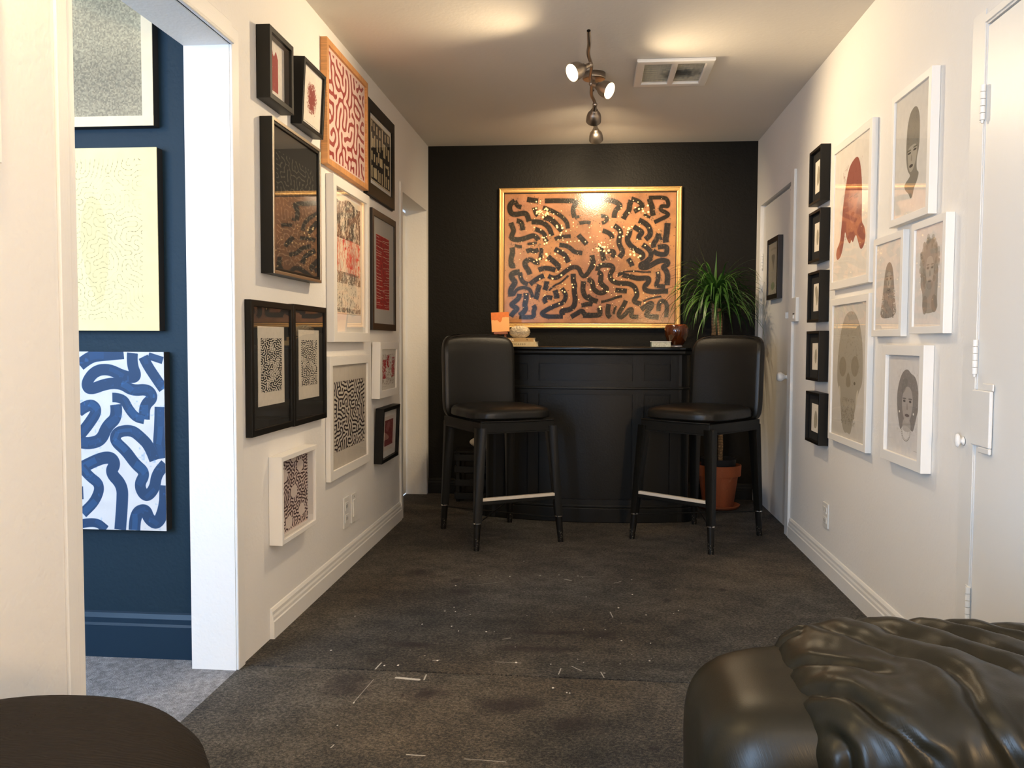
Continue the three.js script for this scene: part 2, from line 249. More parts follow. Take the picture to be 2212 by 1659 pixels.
{ // far left: panelled door a finger's breadth ajar
  const d = structGroup('door_3', 'white six panel door in the far opening, slightly ajar'), x1 = XL - 0.147;
  const hinged = new THREE.Group(); hinged.name = 'leaf'; hinged.position.set(x1, 0, -5.145); hinged.rotation.y = 0.0; d.add(hinged);
  const W = 0.806; part('slab', rbox(-0.035, -0.012, 0.01, 1.968, -W, 0, 0.002), M.trim, hinged);
  const rows = [[0.01, 0.2], [0.80, 0.95], [1.58, 1.68], [1.86, 1.968]];
  for (const [a, b] of rows) part('rail', rbox(-0.012, 0, a, b, -W, 0, 0.002), M.trim, hinged);
  for (const [a, b] of [[-0.1, 0], [-W, -W + 0.1], [-W / 2 - 0.05, -W / 2 + 0.05]]) part('stile', rbox(-0.0125, 0.0005, 0.01, 1.968, a, b, 0.002), M.trim, hinged);
  for (const [y0, y1] of [[0.2, 0.80], [0.95, 1.58], [1.68, 1.86]]) for (const [a, b] of [[-W / 2 + 0.05, -0.1], [-W + 0.1, -W / 2 - 0.05]]) part('panel', rbox(-0.014, -0.003, y0 + 0.03, y1 - 0.03, a + 0.03, b - 0.03, 0.005), M.trim, hinged);
}
// ------------------------------------------------------------------ pictures: what is printed or painted on them
function blur(src, w, h, r) {            // box blur, both ways
  const tmp = new Float32Array(src.length), out = new Float32Array(src.length), n = 2 * r + 1;
  for (let y = 0; y < h; y++) { let s = 0; for (let k = -r; k <= r; k++) s += src[y * w + Math.min(w - 1, Math.max(0, k))]; for (let x = 0; x < w; x++) { tmp[y * w + x] = s / n; s += src[y * w + Math.min(w - 1, x + r + 1)] - src[y * w + Math.max(0, x - r)]; } }
  for (let x = 0; x < w; x++) { let s = 0; for (let k = -r; k <= r; k++) s += tmp[Math.min(h - 1, Math.max(0, k)) * w + x]; for (let y = 0; y < h; y++) { out[y * w + x] = s / n; s += tmp[Math.min(h - 1, y + r + 1) * w + x] - tmp[Math.max(0, y - r) * w + x]; } }
  return out;
}
function meander(w, h, r1, r2, iters, seed) {        // a labyrinth of winding bands, values -1 to 1
  const r = rng(seed); let u = new Float32Array(w * h); for (let i = 0; i < u.length; i++) u[i] = r() - 0.5;
  for (let k = 0; k < iters; k++) { const a = blur(blur(u, w, h, r1), w, h, r1), b = blur(blur(u, w, h, r2), w, h, r2); for (let i = 0; i < u.length; i++) { const v = (a[i] - b[i]) * 6; u[i] = v > 1 ? 1 : v < -1 ? -1 : v; } }
  return blur(u, w, h, 1);
}
function paintMeander(g, W, H, f, w, h, cut, ink, box4, soft = 0.35, keep) {     // bands of ink where the field is above `cut`
  const [bx, by, bw, bh] = box4, im = g.getImageData(0, 0, W, H), d = im.data, [ir, ig, ib] = ink;
  for (let y = Math.floor(by * H); y < (by + bh) * H; y++) for (let x = Math.floor(bx * W); x < (bx + bw) * W; x++) {
    const u = (x / W - bx) / bw * (w - 1), v = (y / H - by) / bh * (h - 1), i = Math.max(0, Math.min(w - 2, Math.floor(u))), j = Math.max(0, Math.min(h - 2, Math.floor(v))), a = u - i, b = v - j;
    const s = (f[j * w + i] * (1 - a) + f[j * w + i + 1] * a) * (1 - b) + (f[(j + 1) * w + i] * (1 - a) + f[(j + 1) * w + i + 1] * a) * b;
    let k = Math.max(0, Math.min(1, (s - cut) / soft)); if (keep) k *= keep((x / W - bx) / bw, (y / H - by) / bh);
    const q = (y * W + x) * 4; d[q] += (ir - d[q]) * k; d[q + 1] += (ig - d[q + 1]) * k; d[q + 2] += (ib - d[q + 2]) * k;
  }
  g.putImageData(im, 0, 0);
}
function paper(g, W, H, r, gg, b, amt, seed) { const n = valueNoise(seed), q = rng(seed), im = g.createImageData(W, H); for (let y = 0; y < H; y++) for (let x = 0; x < W; x++) { const k = (y * W + x) * 4, v = 1 + amt * (n(x / 30, y / 30) - 0.5 + 0.5 * (q() - 0.5)); im.data[k] = r * v; im.data[k + 1] = gg * v; im.data[k + 2] = b * v; im.data[k + 3] = 255; } g.putImageData(im, 0, 0); }
function speckle(g, W, H, ink, alpha, fn, seed, sx = 14, sy = 14) {   // rough printed ink: fn(u, v) gives how much of it there is
  const n = valueNoise(seed), m = valueNoise(seed + 1), im = g.getImageData(0, 0, W, H), d = im.data;
  for (let y = 0; y < H; y++) for (let x = 0; x < W; x++) { const c = fn(x / W, y / H); if (c <= 0) continue; const v = n(x / W * sx * 4, y / H * sy * 4) * 0.45 + m(x / W * sx * 16, y / H * sy * 16) * 0.55, k = Math.max(0, Math.min(1, (v - 1 + c) * 6)) * alpha, q = (y * W + x) * 4; for (let t = 0; t < 3; t++) d[q + t] += (ink[t] - d[q + t]) * k; }
  g.putImageData(im, 0, 0);
}
function poly(g, W, H, pts, fill, alpha = 1) { g.globalAlpha = alpha; g.fillStyle = fill; g.beginPath(); const P = pts.map(p => [p[0] * W, p[1] * H]), n = P.length; g.moveTo((P[0][0] + P[n - 1][0]) / 2, (P[0][1] + P[n - 1][1]) / 2); for (let i = 0; i < n; i++) { const q = P[(i + 1) % n]; g.quadraticCurveTo(P[i][0], P[i][1], (P[i][0] + q[0]) / 2, (P[i][1] + q[1]) / 2); } g.fill(); g.globalAlpha = 1; }
function dab(g, W, H, x, y, rx, ry, fill, alpha = 1, rot = 0) { g.globalAlpha = alpha; g.fillStyle = fill; g.beginPath(); g.ellipse(x * W, y * H, rx * W, ry * H, rot, 0, 7); g.fill(); g.globalAlpha = 1; }
function stroke(g, pts, w, col, alpha = 1) { g.globalAlpha = alpha; g.strokeStyle = col; g.lineWidth = w; g.lineCap = 'butt'; g.lineJoin = 'round'; g.beginPath(); g.moveTo(...pts[0]); for (let i = 1; i < pts.length - 1; i++) g.quadraticCurveTo(pts[i][0], pts[i][1], (pts[i][0] + pts[i + 1][0]) / 2, (pts[i][1] + pts[i + 1][1]) / 2); g.lineTo(...pts[pts.length - 1]); g.stroke(); g.globalAlpha = 1; }
const inBox = (u, v, a, b, c, d) => u > a && u < b && v > c && v < d;
const SERPENTS = [[26,60,53,35,71,27,107,38,151,65,159,110,146,132,154,145,212],[25,132,41,165,49,198,54],[22,60,53,74,94,99,102],[24,176,104,184,148,198,167],[24,237,55,286,53,355,56,430,58,408,97,402,141,413,184],[21,226,106,264,122,303,148,336,175,369,219,374,270],[28,231,179,264,187,297,224,319,258,341,287],[24,71,206,98,211,104,248,109,280],[25,37,220,43,246,56,283,42,319,42,348,87,356,131,339,170,319,192,337,200,359],[25,159,216,203,214,242,233,269,274,280,325],[22,181,272,214,287,239,313,239,350,252,372],[19,297,351,325,334,358,331,391,328],[11,136,387,164,384,192,377],[14,61,399,86,407,103,408],[26,45,413,50,450,39,493,39,537,41,559,63,552],[22,130,445,153,431,175,446,202,432],[19,219,418,219,462,211,498,211,512],[25,297,427,330,450,357,472,369,502,380,531],[22,324,395,363,400,391,422,413,452,460,460],[25,435,319,446,337,463,359,485,392],[17,441,229,479,219,507,227],[14,413,184,441,178],[25,572,48,621,54,660,73,682,99,660,120,646,148,643,191],[26,742,58,732,86,732,129,710,164,696,200],[22,742,47,776,55,803,88,809,107,759,144],[26,847,47,853,79,864,112,864,148,870,177],[19,842,39,880,37,941,39,955,72,955,108,930,103,914,106,911,135,941,150,961,172,931,193,876,227],[26,787,210,815,225,842,255,854,291,854,327,826,358],[25,757,259,785,282,810,304,787,332,788,361],[26,735,280,735,313,718,352,732,395,766,432,810,462,813,491,794,505],[25,644,249,671,271,685,308,674,343,671,386,688,430,697,459,677,495],[22,577,287,605,298,630,324,633,349],[24,810,397,838,420,860,456,860,492,835,527,805,555],[25,904,314,893,356,871,395,876,421],[11,904,314,920,364],[29,953,233,950,279,948,322,942,351,945,383],[24,898,418,926,411,951,415,951,451,943,476,899,471,871,446],[24,550,416,572,431,580,478,583,507],[22,605,450,638,440,647,465,633,493],[25,516,476,522,520,525,549,508,584],[17,566,174,605,176,599,219,572,229],[12,815,164,853,190],[26,141,511,119,525,124,561,141,587,152,624],[21,141,507,163,508,183,534,208,531],[26,258,485,280,511,307,540,324,566,310,580],[24,202,589,230,575,263,576,302,591],[28,91,604,58,607,38,629,49,662,66,684,52,713,37,742,40,796],[22,91,608,96,648,110,685,140,700],[24,152,700,179,672,207,647,235,633],[22,260,637,291,656,324,642,352,610,385,578,413,565,441,576,452,620,471,645,496,613,513,567,529,513],[24,210,705,199,738,196,781,187,817],[25,252,677,249,717,240,746],[8,265,750,296,707,335,690,379,633],[17,54,786,65,753,85,732,118,725,151,737,162,773,171,802],[24,90,775,90,805,62,837,37,862,73,884,78,895,50,928,39,953],[26,129,769,132,816,120,860,129,896,106,932,89,943],[22,89,954,117,958,162,959,178,944,173,912,184,886,173,864],[26,301,747,310,783,312,812],[22,285,808,257,797,235,818,248,847],[22,340,733,363,770,365,806,349,846,318,860,284,877,245,906,217,930,251,953,295,953,348,951],[26,407,619,407,677,418,706,413,749,418,785,421,829,413,876,385,901,337,907,348,943],[25,468,678,465,721,465,757,479,801,518,820,552,835],[21,457,866,490,855,521,856],[24,396,955,429,930,463,902,474,938,518,946],[17,490,668,518,672],[26,580,489,589,518],[24,550,597,550,571,572,554,600,554,630,555,644,581,625,616,622,649,639,681,678,697,733,694,767,720,778,756,783,792,761,828,778,846,806,854],[25,550,607,572,615,569,658,566,687,586,716,608,735,589,767,558,770,530,744,522,708,519,679,494,664],[25,683,636,677,621,711,636,747,644,783,659,827,653,850,657,847,686,825,714,825,743,850,758,889,762,922,755,961,756],[24,727,504,744,536,752,562],[26,860,500,838,531,805,545,799,570,827,578,860,557,893,529,927,516,957,527,955,552,927,569,949,598,958,638,955,681,955,710],[21,899,604,905,644,900,680,886,715,944,720],[7,697,607,766,598,813,610,861,607],[24,655,747,689,751,722,755],[12,694,794,661,801,628,822,572,839],[24,617,854,611,897,611,940,628,959],[22,717,827,706,863,684,905,673,941,689,960,711,938,734,899,753,892,750,925,748,953,790,954],[25,806,897,839,865,867,844,867,873,845,908,834,944,868,952,909,956],[21,906,909,906,866,917,834,939,831,956,860,954,903,951,956],[26,564,882,567,918,564,940,522,943,466,942],[11,658,869,647,912,647,934],[8,817,836,839,815,922,795],[22,492,790,522,816,511,852,478,859]];
const BLUES = [[41,-1700,996,-1665,1025,-1615,1031,-1546,1037],[38,-1515,1037,-1519,1001,-1499,954,-1548,960,-1597,984,-1647,978,-1680,936,-1668,912,-1605,936,-1555,936,-1518,912,-1463,918,-1445,889,-1476,865,-1478,817],[32,-1588,889,-1550,889,-1533,853,-1508,823,-1478,817],[41,-1576,865,-1571,823,-1609,793,-1629,745,-1674,733,-1705,738],[38,-1708,840,-1669,870,-1639,847,-1672,799,-1704,762],[35,-1478,1025,-1467,1001,-1431,948,-1410,919],[24,-1460,1028,-1411,1013],[41,-1421,859,-1423,794,-1430,734,-1422,687],[38,-1444,681,-1461,728,-1492,758,-1522,781,-1572,775,-1585,745,-1543,710,-1513,668,-1476,638,-1502,596,-1478,554,-1446,585,-1439,633,-1407,669],[41,-1708,648,-1650,679,-1599,691,-1581,667,-1601,637,-1558,595,-1560,535,-1569,445],[35,-1701,654,-1677,624,-1634,595,-1654,540,-1700,497],[24,-1709,588,-1708,545],[30,-1707,461,-1656,473,-1619,444],[41,-1519,445,-1517,500,-1479,518,-1468,482,-1437,465,-1411,525,-1409,597]];
const P = {
  redBlock(g, W, H) { paper(g, W, H, 232, 224, 212, 0.05, 51); speckle(g, W, H, [150, 48, 44], 0.9, (u, v) => inBox(u, v, 0.14, 0.68, 0.2 + 0.05 * Math.sin(u * 30), 0.84) ? 0.93 : 0, 52, 6, 9); },
  redBlot(g, W, H) { paper(g, W, H, 238, 230, 216, 0.04, 53); speckle(g, W, H, [140, 52, 44], 0.95, (u, v) => Math.max(0, 0.95 - 4.2 * (Math.hypot((u - 0.47) * 1.3, (v - 0.5) * 0.95)) ** 2) * (v < 0.2 || v > 0.8 ? 0 : 1), 54, 6, 7); },
  redMeander(g, W, H) { paper(g, W, H, 236, 208, 196, 0.03, 55); const w = 170, h = 150, f = meander(w, h, 2, 5, 50, 56); paintMeander(g, W, H, f, w, h, 0.2, [158, 62, 58], [0.03, 0.03, 0.94, 0.94]); },
  grid(g, W, H) { // dark interlocking blocks with pale upright bars
    paper(g, W, H, 214, 196, 160, 0.05, 57); g.fillStyle = '#1b1410'; g.fillRect(0.02 * W, 0.02 * H, 0.96 * W, 0.96 * H); const r = rng(58);
    const bars = [[0.04, 0.03, 0.05, 0.1], [0.14, 0.05, 0.05, 0.12], [0.27, 0.06, 0.06, 0.14], [0.42, 0.07, 0.06, 0.13], [0.55, 0.03, 0.05, 0.34], [0.70, 0.06, 0.05, 0.13], [0.84, 0.04, 0.09, 0.12], [0.03, 0.22, 0.05, 0.26], [0.08, 0.31, 0.07, 0.14], [0.17, 0.24, 0.05, 0.2], [0.28, 0.26, 0.07, 0.22], [0.42, 0.24, 0.06, 0.2], [0.62, 0.24, 0.12, 0.24], [0.78, 0.24, 0.05, 0.16], [0.86, 0.27, 0.08, 0.2], [0.04, 0.52, 0.05, 0.15], [0.15, 0.55, 0.06, 0.13], [0.27, 0.56, 0.06, 0.14], [0.36, 0.46, 0.06, 0.18], [0.44, 0.53, 0.14, 0.15], [0.66, 0.56, 0.06, 0.3], [0.74, 0.56, 0.18, 0.06], [0.86, 0.62, 0.07, 0.1], [0.04, 0.75, 0.05, 0.2], [0.13, 0.76, 0.16, 0.18], [0.34, 0.76, 0.05, 0.2], [0.42, 0.78, 0.06, 0.18], [0.54, 0.77, 0.05, 0.2], [0.66, 0.84, 0.05, 0.13], [0.75, 0.76, 0.05, 0.2], [0.86, 0.78, 0.08, 0.18]];
    g.fillStyle = '#d6c49c'; for (const [x, y, w, h] of bars) { g.beginPath(); g.moveTo(x * W, (y + 0.02 * r()) * H); g.lineTo((x + w) * W, y * H); g.lineTo((x + w * (0.9 + 0.15 * r())) * W, (y + h) * H); g.lineTo((x + w * 0.1 * r()) * W, (y + h) * H); g.fill(); }
  },
  darkSheet(g, W, H) { paper(g, W, H, 22, 20, 17, 0.12, 61); const w = 110, h = 200, f = meander(w, h, 1, 3, 30, 62); paintMeander(g, W, H, f, w, h, 0.5, [74, 70, 62], [0.08, 0.16, 0.84, 0.8], 0.4); },
  stripes(g, W, H) {
    paper(g, W, H, 236, 222, 198, 0.05, 63);
    speckle(g, W, H, [62, 50, 42], 0.9, (u, v) => inBox(u, v, 0.03, 0.97, 0.03 + 0.02 * Math.sin(9 * u), 0.36) ? 0.66 + 0.1 * Math.sin(u * 14) : 0, 64, 9, 5);
    speckle(g, W, H, [205, 96, 74], 0.75, (u, v) => inBox(u, v, 0.03, 0.97, 0.35, 0.66) ? 0.58 + 0.12 * Math.sin(u * 9 + 2) : 0, 66, 10, 4);
    speckle(g, W, H, [214, 52, 40], 0.95, (u, v) => inBox(u, v, 0.25, 0.98, 0.35, 0.6) ? 0.38 : 0, 68, 3, 3);
    speckle(g, W, H, [92, 78, 66], 0.8, (u, v) => inBox(u, v, 0.03, 0.97, 0.64, 0.99) ? (v < 0.74 ? 0.66 : 0.4 + (v > 0.95 ? 0.2 : 0)) : 0, 70, 8, 6);
  },
  redRoots(g, W, H) {
    paper(g, W, H, 176, 34, 32, 0.22, 71); speckle(g, W, H, [120, 22, 24], 0.6, () => 0.45, 72, 5, 10); const r = rng(73);
    for (let k = 0; k < 46; k++) { const left = k % 2, y = (k + r()) / 46; let x = left ? 0 : 1, yy = y; const pts = [[x * W, yy * H]], n = 3 + Math.floor(5 * r()); for (let i = 0; i < n; i++) { x += (left ? 1 : -1) * (0.04 + 0.06 * r()); yy += 0.012 * (r() - 0.4); pts.push([x * W, yy * H]); } stroke(g, pts, H * (0.004 + 0.004 * r()), '#e8c9b0'); }
    g.strokeStyle = '#e8c9b0'; g.lineWidth = W * 0.02; g.strokeRect(0, 0, W, H);
  },
  thumbA(g, W, H) { paper(g, W, H, 206, 198, 182, 0.04, 75); const w = 96, h = 220, f = meander(w, h, 1, 3, 22, 76), n = valueNoise(77); paintMeander(g, W, H, f, w, h, -0.35, [18, 15, 13], [0.1, 0.15, 0.8, 0.68], 0.4, (u, v) => n(u * 6, v * 9) + 0.45 - 0.5 * Math.max(0, Math.hypot(u - 0.6, (v - 0.55) * 1.1) < 0.22 ? 0.7 : 0) > 0.74 ? 1 : 0.3); },
  thumbB(g, W, H) { paper(g, W, H, 206, 198, 182, 0.04, 78); const w = 96, h = 200, f = meander(w, h, 1, 3, 22, 79), n = valueNoise(80); paintMeander(g, W, H, f, w, h, 0.0, [20, 17, 15], [0.12, 0.15, 0.78, 0.66], 0.4, (u, v) => n(u * 5, v * 8 + 4) + (v < 0.35 || v > 0.85 ? 0.3 : 0.05) > 0.55 ? 1 : 0.3); },
  blackMeander(g, W, H) { paper(g, W, H, 214, 205, 190, 0.03, 81); const w = 210, h = 210, f = meander(w, h, 2, 4, 40, 82); paintMeander(g, W, H, f, w, h, 0.12, [34, 16, 18], [0.08, 0.16, 0.86, 0.68], 0.3); },
  redMarks(g, W, H) { paper(g, W, H, 238, 232, 220, 0.03, 83); speckle(g, W, H, [120, 100, 84], 0.8, (u, v) => inBox(u, v, 0.1, 0.9, 0.12, 0.88) ? 0.47 : 0, 84, 7, 6); speckle(g, W, H, [176, 32, 40], 0.95, (u, v) => (inBox(u, v, 0.1, 0.35, 0.25, 0.72) || inBox(u, v, 0.38, 0.55, 0.15, 0.45) || inBox(u, v, 0.72, 0.92, 0.2, 0.7)) ? 0.66 : 0, 86, 4, 4); g.strokeStyle = '#6b5a4c'; g.lineWidth = 2; stroke(g, [[0.12 * W, 0.92 * H], [0.2 * W, 0.9 * H], [0.28 * W, 0.93 * H], [0.4 * W, 0.91 * H]], 2, '#6b5a4c', 0.8); },
  redCrystal(g, W, H) { paper(g, W, H, 226, 214, 204, 0.03, 88); speckle(g, W, H, [126, 40, 40], 0.92, (u, v) => inBox(u, v, 0.12, 0.86, 0.1, 0.86) ? 0.88 : 0, 89, 8, 10); poly(g, W, H, [[0.2, 0.28], [0.5, 0.1], [0.62, 0.3], [0.3, 0.5]], '#b98278', 0.5); },
  dots(g, W, H) {
    paper(g, W, H, 214, 196, 186, 0.03, 91); const w = 175, h = 195, f = meander(w, h, 1, 3, 30, 92); paintMeander(g, W, H, f, w, h, -0.05, [62, 34, 36], [0.0, 0.02, 1, 0.96], 0.3, (u, v) => v < 0.02 ? 0 : 1);
    for (const [x, y] of [[0.27, 0.24], [0.76, 0.18], [0.56, 0.5], [0.16, 0.62], [0.8, 0.8], [0.4, 0.88], [0.56, 0.02]]) dab(g, W, H, x, y, 0.1, 0.085, '#dccdc2');
  },
  serpents(g, W, H) {
    const n = valueNoise(95), r = rng(96), im = g.createImageData(W, H), d = im.data;
    for (let y = 0; y < H; y++) for (let x = 0; x < W; x++) { const k = (y * W + x) * 4, e = Math.min(1, Math.min(x, y, W - x, H - y) / (H * 0.05)), v = 0.86 + 0.2 * n(x / 160, y / 160) + 0.16 * (n(x / 30, y / 30) - 0.5) + 0.08 * (r() - 0.5), q = n(x / 220 + 30, y / 220 + 30); d[k] = (150 + 16 * q) * v; d[k + 1] = (105 + 13 * q) * v; d[k + 2] = (72 + 12 * (1 - q) * e) * v; d[k + 3] = 255; }
    g.putImageData(im, 0, 0);
    const draw = (ctx, extra, col, al) => { for (const s of SERPENTS) { const pts = []; for (let i = 1; i < s.length; i += 2) pts.push([s[i] / 1000 * W, s[i + 1] / 1000 * H]); stroke(ctx, pts, s[0] / 1000 * W * 1.12 + extra, col, al); } };
    draw(g, 8, '#7a5036', 0.55); draw(g, 1, '#221d16', 0.97);
    for (let k = 0; k < 2600; k++) { const s = SERPENTS[Math.floor(r() * SERPENTS.length)], i = 1 + 2 * Math.floor(r() * (s.length - 1) / 2); dab(g, 1, 1, s[i] / 1000 * W + (r() - 0.5) * 34, s[i + 1] / 1000 * H + (r() - 0.5) * 34, 1 + 3 * r(), 1 + 3 * r(), r() < 0.6 ? '#5a5145' : '#2c261e', 0.35); }
    for (let k = 0; k < 150; k++) dab(g, W, H, r(), r() * 0.4 + 0.6 * r(), 0.0012 + 0.0032 * r() * r(), 0.0016 + 0.0042 * r() * r(), '#3a2216', 0.85);
    const gold = (x, y, s) => { dab(g, W, H, x, y, 0.0060 * s, 0.0080 * s, '#a9743c', 0.9); dab(g, W, H, x, y, 0.0048 * s, 0.0064 * s, '#fbe2ae', 1); };
    for (let k = 0; k < 260; k++) { const a = r(), x = a < 0.3 ? 0.12 + 0.3 * r() : a < 0.65 ? 0.5 + 0.3 * r() : 0.08 + 0.84 * r(), y = 0.04 + 0.86 * r(); gold(x, y, 0.35 + 0.75 * r() * r()); }
    for (const [cx, cy, m] of [[0.22, 0.15, 22], [0.58, 0.41, 16], [0.22, 0.5, 9], [0.82, 0.12, 8], [0.33, 0.28, 8], [0.25, 0.35, 7], [0.7, 0.3, 10], [0.77, 0.49, 9]]) for (let k = 0; k < m; k++) gold(cx + (r() - 0.5) * 0.07, cy + (r() - 0.5) * 0.08, 0.6 + 0.9 * r());
    speckle(g, W, H, [186, 146, 110], 0.35, () => 0.3, 97, 26, 20);
  },
  bluePainting(g, W, H) { // metres: x -1.995 to -1.4075, y 0.444 to 1.041
    paper(g, W, H, 206, 203, 200, 0.04, 101); const r = rng(102), X = (x) => (x / 1000 + 1.995) / 0.5875 * W, Y = (y) => (1.041 - y / 1000) / 0.597 * H, S = W / 0.5875 / 1000;
    const all = BLUES.concat([[44, -1990, 980, -1900, 940, -1800, 990, -1740, 900], [44, -1980, 700, -1890, 760, -1800, 690, -1760, 780], [44, -1985, 500, -1890, 560, -1800, 500, -1740, 560]]);
    for (const s of all) { const pts = []; for (let i = 1; i < s.length; i += 2) pts.push([X(s[i]), Y(s[i + 1])]); stroke(g, pts, s[0] * S, '#1d3f68'); stroke(g, pts, s[0] * S * 0.94, '#173558'); for (let k = 0; k < pts.length - 1; k++) if (r() < 0.55) { const q = pts[k], t = pts[k + 1]; stroke(g, [[q[0], q[1]], [(q[0] + t[0]) / 2 + 3, (q[1] + t[1]) / 2 - 3], [t[0], t[1]]], s[0] * S * (0.3 + 0.4 * r()), r() < 0.4 ? '#2a6298' : '#1f4a7a', 0.35); } }
    speckle(g, W, H, [60, 120, 180], 0.35, () => 0.25, 103, 5, 5);
  },
  mapPainting(g, W, H) { // thin winding lines on pale board
    paper(g, W, H, 224, 206, 150, 0.04, 105); const w = 150, h = 150, f = meander(w, h, 1, 3, 30, 106), e = new Float32Array(f.length); for (let i = 0; i < f.length; i++) e[i] = 1 - Math.abs(f[i]) * 2.2; const n = valueNoise(107);
    paintMeander(g, W, H, e, w, h, 0.2, [118, 98, 56], [0.05, 0.06, 0.86, 0.88], 0.5, (u, v) => 0.35 + 0.65 * n(u * 4, v * 4));
    poly(g, W, H, [[0.56, 0.3], [0.64, 0.24], [0.7, 0.38], [0.72, 0.6], [0.66, 0.92], [0.58, 0.7], [0.54, 0.5]], '#98814a', 0.14);
  },
  greyPainting(g, W, H) { paper(g, W, H, 230, 206, 168, 0.03, 109); const n = valueNoise(110), m = valueNoise(112), r = rng(113), im = g.getImageData(0, 0, W, H), d = im.data; for (let y = 0; y < 0.945 * H; y++) for (let x = 0; x < 0.935 * W; x++) { const q = (y * W + x) * 4, v = 0.78 + 0.22 * n(x / W * 4, y / H * 4) + 0.3 * (m(x / 5, y / 5) - 0.5) + 0.22 * (r() - 0.5); d[q] = 172 * v; d[q + 1] = 157 * v; d[q + 2] = 124 * v; } g.putImageData(im, 0, 0); poly(g, W, H, [[0.44, 0.72], [0.5, 0.7], [0.515, 0.79], [0.53, 0.82], [0.5, 0.86], [0.44, 0.85]], '#e0cfb2'); },
  // --- ink portraits
  redHair(g, W, H) {
    paper(g, W, H, 240, 233, 222, 0.03, 121); poly(g, W, H, [[0.57, 0.13], [0.42, 0.17], [0.33, 0.3], [0.26, 0.45], [0.23, 0.6], [0.2, 0.7], [0.07, 0.76], [0.1, 0.84], [0.23, 0.82], [0.31, 0.73], [0.34, 0.62], [0.4, 0.7], [0.5, 0.75], [0.54, 0.71], [0.58, 0.75], [0.66, 0.68], [0.72, 0.74], [0.8, 0.82], [0.9, 0.79], [0.93, 0.71], [0.88, 0.65], [0.81, 0.62], [0.81, 0.5], [0.8, 0.36], [0.76, 0.22], [0.68, 0.13]], '#a05a4a');
    poly(g, W, H, [[0.45, 0.32], [0.6, 0.3], [0.7, 0.36], [0.68, 0.52], [0.58, 0.62], [0.46, 0.56], [0.42, 0.44]], '#b87462', 0.7); speckle(g, W, H, [140, 72, 58], 0.5, (u, v) => inBox(u, v, 0.25, 0.8, 0.15, 0.7) ? 0.38 : 0, 122, 9, 9);
    for (const x of [0.48, 0.64]) { dab(g, W, H, x, 0.42, 0.06, 0.008, '#8a4a3c', 0.9); dab(g, W, H, x, 0.4, 0.065, 0.005, '#7a3e34', 0.9, -0.1); } dab(g, W, H, 0.56, 0.53, 0.05, 0.014, '#8e4438', 0.9); poly(g, W, H, [[0.55, 0.42], [0.59, 0.48], [0.53, 0.49]], '#8f5042', 0.6);
  },
  capHead(g, W, H) {
    paper(g, W, H, 228, 223, 213, 0.03, 124); poly(g, W, H, [[0.53, 0.14], [0.42, 0.18], [0.36, 0.28], [0.34, 0.42], [0.35, 0.55], [0.4, 0.64], [0.48, 0.68], [0.46, 0.7], [0.3, 0.74], [0.34, 0.79], [0.45, 0.83], [0.5, 0.88], [0.56, 0.87], [0.6, 0.8], [0.68, 0.76], [0.74, 0.69], [0.66, 0.67], [0.66, 0.56], [0.72, 0.5], [0.73, 0.38], [0.72, 0.24], [0.64, 0.15]], '#8d8779');
    poly(g, W, H, [[0.38, 0.46], [0.52, 0.44], [0.66, 0.45], [0.66, 0.55], [0.58, 0.64], [0.48, 0.67], [0.41, 0.6]], '#b9b0a0', 0.9); dab(g, W, H, 0.44, 0.5, 0.05, 0.008, '#4c463e'); dab(g, W, H, 0.6, 0.49, 0.05, 0.008, '#4c463e'); dab(g, W, H, 0.43, 0.478, 0.06, 0.007, '#57503f', 0.7); dab(g, W, H, 0.61, 0.468, 0.06, 0.007, '#57503f', 0.7); dab(g, W, H, 0.5, 0.61, 0.055, 0.013, '#4a4038'); poly(g, W, H, [[0.5, 0.5], [0.54, 0.57], [0.48, 0.575]], '#968c7c', 0.8); speckle(g, W, H, [108, 100, 90], 0.5, (u, v) => inBox(u, v, 0.36, 0.72, 0.16, 0.44) ? 0.36 : 0, 125, 9, 9);
  },
  veilHead(g, W, H) {
    paper(g, W, H, 230, 224, 214, 0.03, 127); poly(g, W, H, [[0.52, 0.22], [0.4, 0.27], [0.34, 0.4], [0.3, 0.56], [0.24, 0.72], [0.18, 0.88], [0.86, 0.86], [0.8, 0.7], [0.74, 0.54], [0.7, 0.38], [0.64, 0.27]], '#9c9182'); poly(g, W, H, [[0.44, 0.34], [0.6, 0.34], [0.64, 0.46], [0.54, 0.56], [0.42, 0.46]], '#b6aa98', 0.9);
    for (const x of [0.45, 0.59]) { dab(g, W, H, x, 0.42, 0.05, 0.022, '#9a8e7e', 0.8); dab(g, W, H, x, 0.422, 0.03, 0.007, '#6a6054', 0.9); dab(g, W, H, x, 0.39, 0.055, 0.005, '#857a6c', 0.9); } poly(g, W, H, [[0.5, 0.42], [0.55, 0.5], [0.49, 0.505]], '#94887a', 0.8); dab(g, W, H, 0.52, 0.56, 0.085, 0.035, '#8a7e70', 0.8); dab(g, W, H, 0.52, 0.55, 0.05, 0.008, '#665c51', 0.9); stroke(g, [[0.47 * W, 0.6 * H], [0.52 * W, 0.62 * H], [0.57 * W, 0.6 * H]], 3, '#c4baa8', 0.8); speckle(g, W, H, [112, 102, 90], 0.6, (u, v) => inBox(u, v, 0.26, 0.78, 0.56, 0.87) ? 0.44 : 0, 128, 8, 8); const r = rng(129); for (let k = 0; k < 70; k++) { const s = k % 2 ? 0.72 : 0.3, v = 0.55 + 0.3 * r(); dab(g, W, H, s + (r() - 0.5) * 0.08 + (k % 2 ? 0.06 : -0.04) * (v - 0.5) * 3, v, 0.012, 0.007, '#d8cfbf', 0.9); }
  },
  curlHead(g, W, H) {
